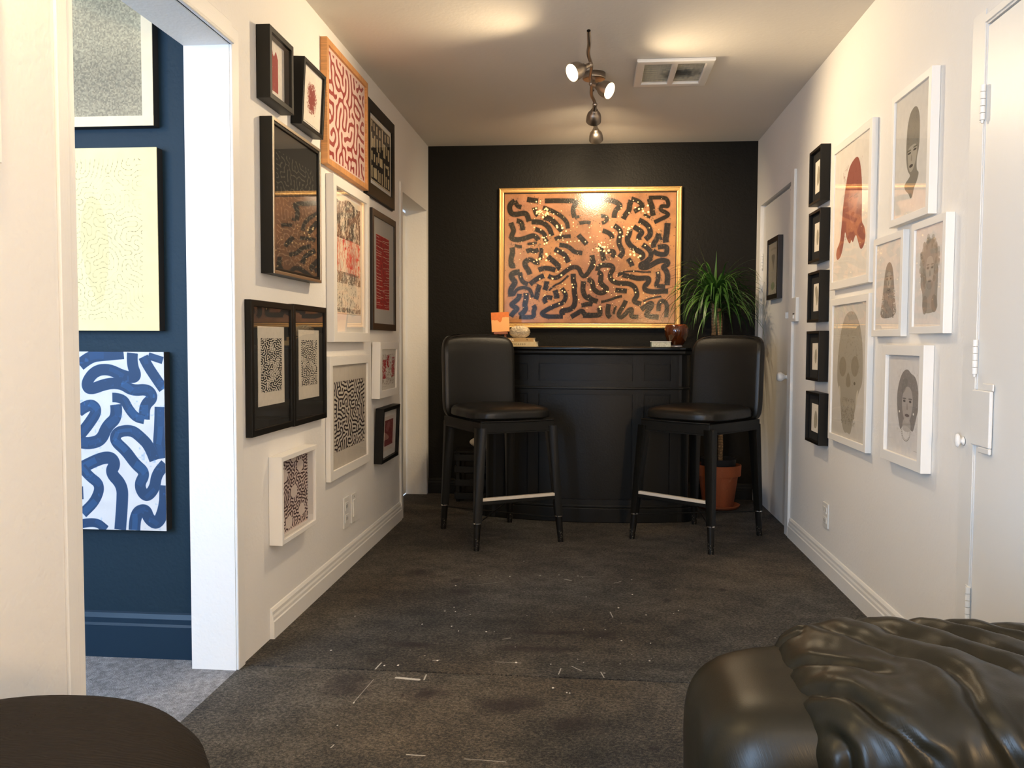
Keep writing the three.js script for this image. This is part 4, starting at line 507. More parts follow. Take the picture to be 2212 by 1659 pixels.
{ // glowing glass sconce on the near wall, beyond the frame of the photograph
  const t = thing('wall_sconce', 'glowing glass wall sconce on the near wall beside the side room doorway', 'lamp', [XL, 2.05, -1.34], Math.PI / 2);
  part('back_plate', lathe([[0.0001, 0], [0.05, 0], [0.046, 0.012], [0.0001, 0.016]].reverse(), 24).rotateX(Math.PI / 2), M.brass, t); part('arm', tube([[0, 0, 0.01], [0, -0.01, 0.07], [0, 0.0, 0.11]], 0.007, 12), M.brass, t);
  part('globe_lamp', new THREE.SphereGeometry(0.06, 24, 16).translate(0, 0.045, 0.12), std({ color: 0xffffff, emissive: lin(1, 0.78, 0.42), emissiveIntensity: 6 }), t);
  const l = new THREE.PointLight(lin(1.0, 0.74, 0.36), 1.5, 0, 2); l.position.set(XL + 0.12, 2.095, -1.34); l.castShadow = true; l.shadow.radius = 1.6; scene.add(l);
}
{ // shallow glass ceiling lamp above the camera, mirrored in the big painting
  const t = thing('ceiling_lamp', 'round glass ceiling lamp above the sofa end of the hall', 'ceiling light', [0.05, CEIL, -0.05]);
  part('base', lathe([[0.0001, -0.0005], [0.11, -0.0005], [0.112, -0.02], [0.0001, -0.022]].reverse(), 32), M.chrome, t);
  part('glass_lamp', lathe([[0.0001, -0.085], [0.05, -0.08], [0.085, -0.06], [0.1, -0.035], [0.1, -0.022]], 32), std({ color: 0xffffff, emissive: lin(1, 0.78, 0.46), emissiveIntensity: 6 }), t);
  const l = new THREE.PointLight(lin(1.0, 0.74, 0.42), 1.0, 0, 2); l.position.set(0.05, CEIL - 0.055, -0.05); l.castShadow = true; l.shadow.radius = 4; scene.add(l);
}
{ // globe floor lamp at the end of the sofa, behind the camera
  const t = thing('floor_lamp', 'globe floor lamp standing at the end of the leather sofa', 'lamp', [0.84, 0, 0.5]);
  part('foot', lathe([[0.0001, 0.0005], [0.13, 0.0005], [0.13, 0.012], [0.02, 0.02], [0.0001, 0.02]], 32), M.chrome, t); part('pole', rod([0, 0.018, 0], [0, 1.05, 0], 0.011), M.chrome, t);
  part('globe_lamp', new THREE.SphereGeometry(0.11, 28, 20).translate(0, 1.15, 0), std({ color: 0xffffff, emissive: lin(1, 0.74, 0.42), emissiveIntensity: 4 }), t);
  const l = new THREE.PointLight(lin(1.0, 0.63, 0.28), 9, 0, 2); l.position.set(0.84, 1.15, 0.5); l.castShadow = true; l.shadow.radius = 5; scene.add(l);
}
{ // paper globe lamp hanging in the side room, hidden by the near wall
  const t = thing('pendant_lamp', 'round glowing pendant lamp in the side room', 'lamp', [-2.35, CEIL, -1.55]);
  part('ceiling_rose', new THREE.CylinderGeometry(0.05, 0.05, 0.02, 24).translate(0, -0.0105, 0), M.plastic, t); part('cord', rod([0, -0.02, 0], [0, -0.22, 0], 0.004), M.plastic, t);
  part('globe_lamp', new THREE.SphereGeometry(0.12, 28, 20).translate(0, -0.33, 0), std({ color: 0xffffff, emissive: lin(1, 0.8, 0.5), emissiveIntensity: 3 }), t);
  const l = new THREE.PointLight(lin(1.0, 0.74, 0.40), 1.6, 0, 2); l.position.set(-2.35, CEIL - 0.33, -1.55); l.castShadow = true; l.shadow.radius = 5; scene.add(l);
}
// ------------------------------------------------------------------ bar
const barZ = (x) => -5.155 - 0.10 * ((x - 0.03) / 0.62) ** 2;
function barPlan(off) {
  const s = new THREE.Shape(), xl = -0.65 - off, xr = 0.59 + off, zb = -5.64, r = 0.07 + Math.max(0, off), pts = [];
  const f = (x) => -(barZ(x) + off);      // shape y = -z
  pts.push([xl, -zb]); const n = 26;
  pts.push([xl, f(xl + r) + r * 0.9]); for (let k = 1; k <= 5; k++) { const a = k / 6 * Math.PI / 2; pts.push([xl + r - r * Math.cos(a), f(xl + r) + r * (1 - Math.sin(a)) * 0.9]); }
  for (let k = 0; k <= n; k++) { const x = xl + r + (xr - xl - 2 * r) * k / n; pts.push([x, f(x)]); }
  for (let k = 5; k >= 1; k--) { const a = k / 6 * Math.PI / 2; pts.push([xr - r + r * Math.cos(a), f(xr - r) + r * (1 - Math.sin(a)) * 0.9]); }
  pts.push([xr, f(xr - r) + r * 0.9]); pts.push([xr, -zb]); pts.forEach((p, i) => i ? s.lineTo(...p) : s.moveTo(...p)); s.closePath(); return s;
}
function barSlab(off, y0, y1, bev) { const g = new THREE.ExtrudeGeometry(barPlan(off - bev), { depth: y1 - y0 - 2 * bev, bevelEnabled: bev > 0, bevelThickness: bev, bevelSize: bev, bevelSegments: 4 }); g.rotateX(-Math.PI / 2); g.translate(0, y0 + bev, 0); return g; }
// shape (x, y=-z): rotateX(-90deg) sends y to -z, so -z comes back as z
function barStrip(x0, x1, y0, y1, out) { const g = new THREE.BoxGeometry(x1 - x0, y1 - y0, out + 0.01, 14, 1, 1); g.translate((x0 + x1) / 2, (y0 + y1) / 2, (out - 0.01) / 2); const p = g.attributes.position; for (let i = 0; i < p.count; i++) p.setZ(i, p.getZ(i) + barZ(p.getX(i))); g.computeVertexNormals(); return g; }
{
  const t = thing('home_bar', 'black painted bow-front bar with recessed panels under the big painting', 'bar'), m = M.blackSatin;
  part('body', barSlab(0, 0.02, 1.005, 0), m, t); part('plinth', barSlab(0.028, 0, 0.088, 0.004), m, t); part('plinth_moulding', barSlab(0.022, 0.088, 0.104, 0.004), m, t);
  for (const [a, b] of [[-0.58, -0.53], [-0.38, -0.316], [0.245, 0.31], [0.47, 0.52]]) part('stile', barStrip(a, b, 0.1, 1.003, 0.014), m, t);
  for (const [a, b] of [[0.951, 1.003], [0.769, 0.849], [0.1, 0.136]]) part('rail', barStrip(-0.58, 0.52, a, b, 0.0137), m, t);
  part('dado_moulding', barSlab(0.021, 0.797, 0.812, 0.004), m, t);
  for (const [a, b] of [[-0.53, -0.38], [-0.316, 0.245], [0.31, 0.47]]) for (const [c, d] of [[0.849, 0.951], [0.136, 0.769]]) part('panel', barStrip(a + 0.006, b - 0.006, c + 0.006, d - 0.006, 0.006), m, t);
  part('counter_nosing', barSlab(0.05, 1.004, 1.033, 0.012), m, t); part('countertop', barSlab(0.058, 1.033, 1.05, 0.005), phys({ color: lin(0.0048, 0.0046, 0.0034), roughness: 0.25, specularIntensity: 0.6, bumpMap: rollerPeel, bumpScale: 0.0002 }), t);
}
// ------------------------------------------------------------------ things on the bar
const Y = 1.0502;
{
  const mk = (label, w, h, d, x, y, col, text, font, ink, tx) => {
    const t = thing('book', label, 'book', [x, y, -5.27], 0, 'books stacked on the bar');
    const spine = canvasTexture(1024, Math.round(1024 * h / w), (g, W, H) => { paper(g, W, H, ...col, 0.05, 211); g.fillStyle = ink; g.font = font(H); g.textBaseline = 'middle'; if (text === 'PICASSO') { g.letterSpacing = '10px'; } g.fillText(text, tx * W, H * 0.54); if (text !== 'PICASSO') dab(g, W, H, 0.86, 0.5, 0.018, 0.14, '#6b4a26', 1, 0.7); });
    const paperM = std({ color: lin(0.72, 0.66, 0.52), roughness: 0.9 }), cov = std({ color: lin(0.62, 0.5, 0.3), roughness: 0.6 });
    part('pages', new THREE.BoxGeometry(w - 0.006, h - 0.004, d - 0.004).translate(0, h / 2, -d / 2 + 0.001), paperM, t); part('cover', merge([rbox(-w / 2, w / 2, h - 0.002, h, -d, 0.004, 0.0008, 1), rbox(-w / 2, w / 2, 0, 0.002, -d, 0.004, 0.0008, 1)]), cov, t);
    part('spine', new THREE.BoxGeometry(w, h, 0.002).translate(0, h / 2, 0.005), std({ map: spine, roughness: 0.6 }), t);
  };
  mk('cream book lettered in dark serif capitals, lower of the two on the bar', 0.30, 0.029, 0.2, -0.486, Y, [214, 190, 140], 'PICASSO', (H) => `bold ${Math.round(H * 0.5)}px serif`, '#5f4a2c', 0.5);
  mk('tan book with large white capitals, upper of the two on the bar', 0.28, 0.0235, 0.18, -0.494, Y + 0.0292, [190, 150, 92], 'CUBA', (H) => `bold ${Math.round(H * 0.9)}px sans-serif`, '#f4e8cd', 0.37);
  const t = thing('coral_stone', 'pale grooved brain coral lying on the books', 'coral', [-0.443, Y + 0.053, -5.335]);
  const n = valueNoise(221), f = meander(128, 128, 1, 3, 22, 222);
  part('stone', puff(0, 0.036, 0, 0.062, 0.037, 0.05, 2.2, [54, 40, 54], (x, y, z) => { const u = (Math.atan2(z, x) / 6.2832 + 0.5) * 127, v = Math.max(0, Math.min(126, y / 0.078 * 126)); return 0.0022 * f[Math.floor(v) * 128 + Math.floor(u)] + 0.006 * (n(x * 40 + 50, z * 40 + y * 30 + 50) - 0.5); }), std({ color: 0xffffff, roughness: 0.95, map: (() => { const w = 256, fm = meander(w, w, 2, 4, 30, 223), d8 = new Uint8Array(w * w * 4); for (let i = 0; i < w * w; i++) { const v = fm[i] > 0 ? 1 : 0.76; d8[4 * i] = 226 * v; d8[4 * i + 1] = 206 * v; d8[4 * i + 2] = 172 * v; d8[4 * i + 3] = 255; } const tx = new THREE.DataTexture(d8, w, w); tx.colorSpace = THREE.SRGBColorSpace; tx.wrapS = tx.wrapT = THREE.RepeatWrapping; tx.magFilter = THREE.LinearFilter; tx.repeat.set(10, 10); tx.needsUpdate = true; return tx; })() }), t);
}
{
  const t = thing('small_panel_picture', 'small orange and tan torn-edge panel on a wooden stand on the bar', 'picture', [-0.582, Y, -5.515], 0.14);
  const face = canvasTexture(256, 300, (g, W, H) => { paper(g, W, H, 206, 112, 52, 0.06, 231); g.fillStyle = '#e0a468'; g.beginPath(); g.moveTo(0, H * 0.42); const r = rng(232); for (let k = 0; k <= 24; k++) { const u = k / 24, y = u < 0.35 ? 0.38 : u < 0.6 ? 0.38 + 0.12 * Math.sin((u - 0.35) * 12.5) : 0.24 + 0.1 * Math.abs(u - 0.75); g.lineTo(u * W, H * (y + 0.03 * r())); } g.lineTo(W, H); g.lineTo(0, H); g.fill(); });
  const p = part('panel', rbox(-0.058, 0.058, 0.0, 0.128, -0.022, 0, 0.001), std({ color: lin(0.30, 0.10, 0.035), roughness: 0.5 }), t); p.position.set(0, 0.092, 0); p.rotation.set(-0.16, 0, 0.05);
  const q = part('painted_face', new THREE.BoxGeometry(0.114, 0.126, 0.001).translate(0, 0.064, 0.0008), std({ map: face, roughness: 0.8 }), t); q.position.copy(p.position); q.rotation.copy(p.rotation);
  part('stand', merge([rbox(-0.045, 0.045, 0.076, 0.092, -0.03, 0.012, 0.002), squareLegFlat(-0.03), squareLegFlat(0.03), rod([0, 0.085, -0.025], [0, 0.0, -0.09], 0.006)]), std({ color: lin(0.24, 0.07, 0.03), roughness: 0.45 }), t);
}
function squareLegFlat(x) { return rbox(x - 0.007, x + 0.007, 0, 0.08, -0.014, 0, 0.002); }
{
  const t = thing('glass_block', 'pale greenish glass block tray on the bar beside the amber bowl', 'glass', [0.416, Y, -5.29]);
  const frosted = std({ color: 0xffffff, roughness: 0.25, map: canvasTexture(512, 160, (g, W, H) => { paper(g, W, H, 150, 160, 146, 0.25, 241); speckle(g, W, H, [96, 108, 98], 0.8, () => 0.42, 242, 24, 4); speckle(g, W, H, [214, 220, 206], 0.8, () => 0.36, 244, 20, 4); }) });
  part('block', rbox(-0.058, 0.058, 0, 0.033, -0.045, 0.045, 0.003), frosted, t); part('rim', merge([rbox(-0.06, 0.06, 0.031, 0.035, 0.041, 0.047, 0.001), rbox(-0.06, 0.06, 0.031, 0.035, -0.047, -0.041, 0.001)]), M.plastic, t);
}
{
  const t = thing('amber_bowl', 'glossy amber brown ceramic bowl on a small foot at the right end of the bar', 'bowl', [0.518, Y, -5.37]);
  const glaze = canvasTexture(512, 256, (g, W, H) => { const n = valueNoise(251), im = g.createImageData(W, H); for (let y = 0; y < H; y++) for (let x = 0; x < W; x++) { const k = (y * W + x) * 4, b = n(x / 70, y / 40) * 0.7 + n(x / 16, y / 16) * 0.3, lo = y / H > 0.5 + 0.2 * (n(x / 60 + 20, 3) - 0.5) ? 0.5 : 1; im.data[k] = (92 + 112 * b) * lo; im.data[k + 1] = (36 + 56 * b) * lo; im.data[k + 2] = (8 + 14 * b) * lo; im.data[k + 3] = 255; } g.putImageData(im, 0, 0); });
  part('bowl', lathe([[0.0001, 0.012], [0.036, 0.012], [0.042, 0.016], [0.058, 0.04], [0.069, 0.07], [0.0735, 0.098], [0.071, 0.12], [0.063, 0.134], [0.058, 0.138], [0.055, 0.135], [0.062, 0.122], [0.067, 0.098], [0.062, 0.07], [0.05, 0.04], [0.03, 0.022], [0.0001, 0.02]], 48), new THREE.MeshPhysicalMaterial({ map: glaze, roughness: 0.12, clearcoat: 0.5, clearcoatRoughness: 0.05 }), t);
  part('foot', lathe([[0.0001, 0], [0.036, 0], [0.038, 0.004], [0.034, 0.014], [0.0001, 0.014]], 32), std({ color: lin(0.5, 0.48, 0.5), roughness: 0.2, metalness: 0.6 }), t);
}
// ------------------------------------------------------------------ bar stools
function makeStool() {
  const t = thing('bar_stool', '', 'bar stool'), m = M.blackSatin, le = M.leather;
  const n = valueNoise(261);
  // seat cushion with a welt and folds towards the corners
  const seat = puff(0, 0, 0, 0.236, 0.056, 0.262, 4.2, [46, 12, 46], (x, y, z) => { const c = Math.min(Math.abs(Math.abs(x) - Math.abs(z) * 0.9), 0.08) / 0.08, edge = Math.min(1, Math.max(Math.abs(x) / 0.236, Math.abs(z) / 0.262)); return -0.006 * Math.max(0, 1 - c * 2.2) * edge ** 3 + 0.004 * (n(x * 16 + 50, z * 16 + 50) - 0.5); });
  const sp = seat.attributes.position; for (let i = 0; i < sp.count; i++) { const k = 1 - 0.07 * (0.262 - sp.getZ(i)) / 0.524; sp.setX(i, sp.getX(i) * k); const y = sp.getY(i); if (y < 0) sp.setY(i, y * 0.35); } seat.translate(0, 0.683, 0.01); seat.computeVertexNormals();
  part('seat', seat, le, t);
  part('seat_welt', tube([[-0.214, 0.662, 0.255], [0.0, 0.662, 0.272], [0.214, 0.662, 0.255]], 0.004, 20, 6), le, t);
  // upholstered back, hollow towards the sitter, with a rounded crown
  const back = puff(0, 0, 0, 0.222, 0.236, 0.036, 7.5, [40, 40, 8], (x, y, z) => 0.002 * (n(x * 9 + 30, y * 9 + 30) - 0.5)); const bp = back.attributes.position;
  for (let i = 0; i < bp.count; i++) { const x = bp.getX(i), y = bp.getY(i), r = Math.max(0, y - 0.13); bp.setZ(i, bp.getZ(i) + 0.45 * x * x - 0.05 * y - (bp.getZ(i) > 0 ? 3.2 : 0.6) * r * r); if (y > 0) bp.setY(i, y + 0.012 * (1 - (x / 0.222) ** 2)); } back.translate(0, 0.876, -0.285); back.computeVertexNormals(); part('backrest', back, le, t);
  part('back_piping', tube([[-0.2, 0.67, -0.25], [-0.214, 0.85, -0.262], [-0.21, 1.06, -0.272], [-0.17, 1.10, -0.28], [0, 1.119, -0.29], [0.17, 1.10, -0.28], [0.21, 1.06, -0.272], [0.214, 0.85, -0.262], [0.2, 0.67, -0.25]], 0.0032, 70, 6), le, t);
  // apron
  part('apron', merge([rbox(-0.214, 0.214, 0.605, 0.658, 0.236, 0.258, 0.004), rbox(-0.2, 0.2, 0.605, 0.658, -0.262, -0.242, 0.004), (() => { const g = rbox(-0.011, 0.011, 0.605, 0.658, -0.25, 0.25, 0.004); g.rotateY(0.028); g.translate(-0.204, 0, 0); return g; })(), (() => { const g = rbox(-0.011, 0.011, 0.605, 0.658, -0.25, 0.25, 0.004); g.rotateY(-0.028); g.translate(0.204, 0, 0); return g; })()]), m, t);
  part('apron_bead', merge([rbox(-0.218, 0.218, 0.6, 0.607, 0.236, 0.262, 0.002), rbox(-0.216, -0.19, 0.6, 0.607, -0.255, 0.25, 0.002), rbox(0.19, 0.216, 0.6, 0.607, -0.255, 0.25, 0.002)]), m, t);
  const feet = [[-0.248, 0.283, -0.206, 0.236], [0.248, 0.283, 0.206, 0.236], [-0.212, -0.286, -0.19, -0.246], [0.212, -0.286, 0.19, -0.246]];
  const scuff = std({ map: canvasTexture(128, 256, (g, W, H) => { paper(g, W, H, 20, 18, 15, 0.2, 271); speckle(g, W, H, [190, 175, 150], 0.9, (u, v) => v > 0.55 ? 0.22 + 0.16 * v : 0.12, 272, 4, 4); }), roughness: 0.3, metalness: 0.2 });
  for (const [fx, fz, tx, tz] of feet) {
    const k = 0.14 / 0.63, mx = fx + (tx - fx) * k, mz = fz + (tz - fz) * k, l = part('leg', squareLeg([mx, 0.14, mz], [tx, 0.63, tz], 0.034, 0.05), m, t);
    part('ferrule', rod([fx, 0.0005, fz], [mx, 0.14, mz], 0.0155, 14, 0.0195), scuff, l); part('ring', new THREE.CylinderGeometry(0.0212, 0.0212, 0.006, 16).translate(mx, 0.141, mz), M.chrome, l);
  }
  const y = 0.262, k = y / 0.63, a = 0.248 - 0.042 * k, z = 0.283 - 0.047 * k;
  const fr = part('footrest', rbox(-a, a, y - 0.03, y - 0.004, z - 0.012, z + 0.012, 0.003), m, t); part('metal_strip', rbox(-a + 0.017, a - 0.017, y - 0.01, y + 0.006, z - 0.008, z + 0.0145, 0.002), std({ color: lin(0.80, 0.70, 0.56), roughness: 0.45, metalness: 0.2 }), fr);
  part('cross_wire', rod([-0.235, 0.138, 0.272], [0.206, 0.138, -0.275], 0.0035), M.blackFrame, t); part('cross_wire', rod([0.235, 0.131, 0.272], [-0.206, 0.131, -0.275], 0.0035), M.blackFrame, t);
  for (const yy of [0.62, 0.645]) part('bolt', new THREE.CylinderGeometry(0.007, 0.007, 0.012, 10).rotateZ(Math.PI / 2).translate(0.214, yy, -0.22), M.blackFrame, t);
  return t;
}
const stool = makeStool(); stool.position.set(-0.515, 0, -4.735); stool.rotation.y = 0.537; stool.userData.group = 'bar stools'; stool.userData.label = 'black leather bar stool in front of the books, on the panelled door side';
const stool2 = stool.clone(); stool2.name = numbered('bar_stool'); stool2.position.set(0.6, 0, -4.80); stool2.rotation.y = -0.681; stool2.userData = { ...stool.userData, label: 'black leather bar stool in front of the potted plant, on the plain door side' }; scene.add(stool2);
// ------------------------------------------------------------------ potted dragon tree
{
  const t = thing('potted_plant', 'dragon tree with drooping strap leaves in a terracotta pot beside the bar', 'plant', [0.834, 0, -5.715]);
  const clay = std({ map: canvasTexture(256, 256, (g, W, H) => { paper(g, W, H, 168, 88, 48, 0.14, 281); speckle(g, W, H, [196, 130, 90], 0.4, () => 0.3, 282, 6, 6); }), roughness: 0.85 });
  part('saucer', lathe([[0.0001, 0], [0.128, 0], [0.142, 0.022], [0.136, 0.024], [0.122, 0.008], [0.0001, 0.008]], 40), clay, t);
  part('pot', lathe([[0.0001, 0.009], [0.098, 0.009], [0.126, 0.212], [0.143, 0.214], [0.146, 0.282], [0.134, 0.284], [0.128, 0.23], [0.10, 0.03], [0.0001, 0.025]], 48), clay, t);
  part('liner_pot', lathe([[0.0001, 0.03], [0.09, 0.03], [0.112, 0.318], [0.116, 0.324], [0.106, 0.322], [0.1, 0.29], [0.0001, 0.288]], 36), M.dark, t);
  part('soil', new THREE.CylinderGeometry(0.1, 0.1, 0.01, 28).translate(0, 0.291, 0), std({ color: lin(0.03, 0.02, 0.012), roughness: 1 }), t);
  const bark = std({ map: canvasTexture(128, 512, (g, W, H) => { const n = valueNoise(285), im = g.createImageData(W, H); for (let y = 0; y < H; y++) for (let x = 0; x < W; x++) { const k = (y * W + x) * 4, ringv = Math.abs(((y + 5 * n(x / 30, y / 30)) % 9) - 4.5) / 4.5, v = 0.55 + 0.5 * ringv * n(x / 8, y / 4 + 9) + 0.15 * n(x / 4, y / 4); im.data[k] = 176 * v; im.data[k + 1] = 140 * v; im.data[k + 2] = 98 * v; im.data[k + 3] = 255; } g.putImageData(im, 0, 0); }), roughness: 0.95 });
  const caneGeo = (pts, r) => { const g = tube(pts, r, 60, 12); const p = g.attributes.position, nn = g.attributes.normal; for (let i = 0; i < p.count; i++) { const d = 0.0012 * Math.sin(p.getY(i) * 420); p.setXYZ(i, p.getX(i) + nn.getX(i) * d, p.getY(i), p.getZ(i) + nn.getZ(i) * d); } const uv = g.attributes.uv; for (let i = 0; i < uv.count; i++) uv.setXY(i, uv.getY(i), uv.getX(i)); return g; };
  const tops = [[-0.046, 1.36, 0.0], [-0.012, 1.30, 0.012]];
  part('cane', caneGeo([[-0.03, 0.29, 0.01], [-0.036, 0.7, 0.006], [-0.042, 1.1, 0.002], tops[0]], 0.0155), bark, t); part('cane', caneGeo([[0.012, 0.29, -0.01], [0.008, 0.7, 0.0], [-0.004, 1.1, 0.008], tops[1]], 0.0165), bark, t);
  const r = rng(288), greens = [lin(0.035, 0.105, 0.014), lin(0.05, 0.14, 0.02), lin(0.025, 0.075, 0.012), lin(0.07, 0.16, 0.03)].map(c => new THREE.MeshPhysicalMaterial({ color: c, roughness: 0.38, side: THREE.DoubleSide, transmission: 0.12, thickness: 0 }));
  const X0 = t.position.x, Z0 = t.position.z;
  const leaf = (c, az, el, L, w, droop, mat) => {
    const N = 10, pos = [], idx = [], p = new THREE.Vector3(...c), d = new THREE.Vector3(Math.cos(az) * Math.cos(el), Math.sin(el), Math.sin(az) * Math.cos(el));
    const side = new THREE.Vector3(-Math.sin(az), 0, Math.cos(az));
    for (let k = 0; k <= N; k++) {
      const s = k / N, ww = w * (s < 0.15 ? 0.55 + 3 * s : 1) * Math.max(0.03, 1 - Math.max(0, s - 0.45) / 0.55) , up = side.clone().cross(d).normalize();
      for (const e of [-1, 0, 1]) { const q = p.clone().addScaledVector(side, e * ww / 2).addScaledVector(up, e ? 0.12 * ww * (up.y < 0 ? -1 : 1) : 0); q.x = Math.max(Math.min(q.x, XR - 0.012 - X0), -0.6); q.z = Math.max(q.z, ZB + 0.055 - Z0); pos.push(q.x, q.y, q.z); }
      p.addScaledVector(d, L / N); d.y -= droop / N * (0.4 + 1.3 * s); d.normalize();
      const lim = XR - 0.03 - X0; if (p.x > lim) p.x = lim; if (p.z < ZB + 0.065 - Z0) p.z = ZB + 0.065 - Z0;
    }
    for (let k = 0; k < N; k++) for (let e = 0; e < 2; e++) { const a = k * 3 + e; idx.push(a, a + 1, a + 4, a, a + 4, a + 3); }
    const g = new THREE.BufferGeometry(); g.setAttribute('position', new THREE.Float32BufferAttribute(pos, 3)); g.setIndex(idx); g.computeVertexNormals(); part('leaf', g, mat, t);
  };
  for (let k = 0; k < 200; k++) { const c = tops[k % 3 === 0 ? 1 : 0].slice(); c[1] += -0.04 + 0.1 * r(); const u = r(); leaf(c, r() * 6.283, 0.15 + 1.1 * u, 0.32 + 0.16 * r(), 0.011 + 0.008 * r(), 2.3 - 0.2 * u + 1.3 * r(), greens[Math.floor(r() * 4)]); }
  for (const [az, el, L, dr] of [[3.3, 1.25, 0.36, 0.1], [3.0, 1.1, 0.28, 0.3], [1.5, 1.45, 0.27, 0.1], [0.3, 1.1, 0.3, 1.0], [0.1, 1.0, 0.36, 1.3], [-0.4, 0.9, 0.34, 1.6], [2.6, 1.0, 0.3, 0.8]]) leaf([-0.04, 1.4, 0], az, el, L, 0.017, dr, greens[3]);
}
// ------------------------------------------------------------------ dark crate with a pale cushion behind the stool
{
  const t = thing('storage_crate', 'black wooden crate in the dark corner behind the bar', 'crate', [-0.76, 0, -5.84]), m = M.blackSatin;
  for (const x of [-0.13, 0.13]) for (const z of [-0.12, 0.12]) part('post', rbox(x - 0.012, x + 0.012, 0.001, 0.33, z - 0.012, z + 0.012, 0.002), m, t);
  for (const y of [0.05, 0.14, 0.23, 0.31]) { for (const z of [-0.136, 0.136]) part('slat', rbox(-0.145, 0.145, y - 0.032, y + 0.012, z - 0.005, z + 0.005, 0.002), m, t); for (const x of [-0.148, 0.148]) part('slat', rbox(x - 0.005, x + 0.005, y - 0.032, y + 0.012, -0.13, 0.13, 0.002), m, t); }
  part('lid', rbox(-0.155, 0.155, 0.331, 0.345, -0.143, 0.143, 0.003), m, t);
  const c = thing('cushion', 'small pale cushion with pointed corners lying on the black crate', 'cushion', [-0.71, 0.3455, -5.84], 0.785);
  const g = puff(0, 0.045, 0, 0.1, 0.045, 0.1, 2.0, [20, 8, 20]), p = g.attributes.position; for (let i = 0; i < p.count; i++) { const x = p.getX(i), z = p.getZ(i), k = 1 + 0.75 * Math.abs(x * z) / 0.01 * 0.5; p.setX(i, x * k); p.setZ(i, z * k); } g.computeVertexNormals();
  part('cover', g, std({ color: lin(0.62, 0.58, 0.5), roughness: 0.95 }), c);
  part('piping', tube([[-0.08, 0.045, -0.08], [-0.03, 0.045, -0.098], [0.03, 0.045, -0.098], [0.08, 0.045, -0.08]], 0.003, 16, 6), std({ color: lin(0.5, 0.46, 0.4), roughness: 0.95 }), c);
}
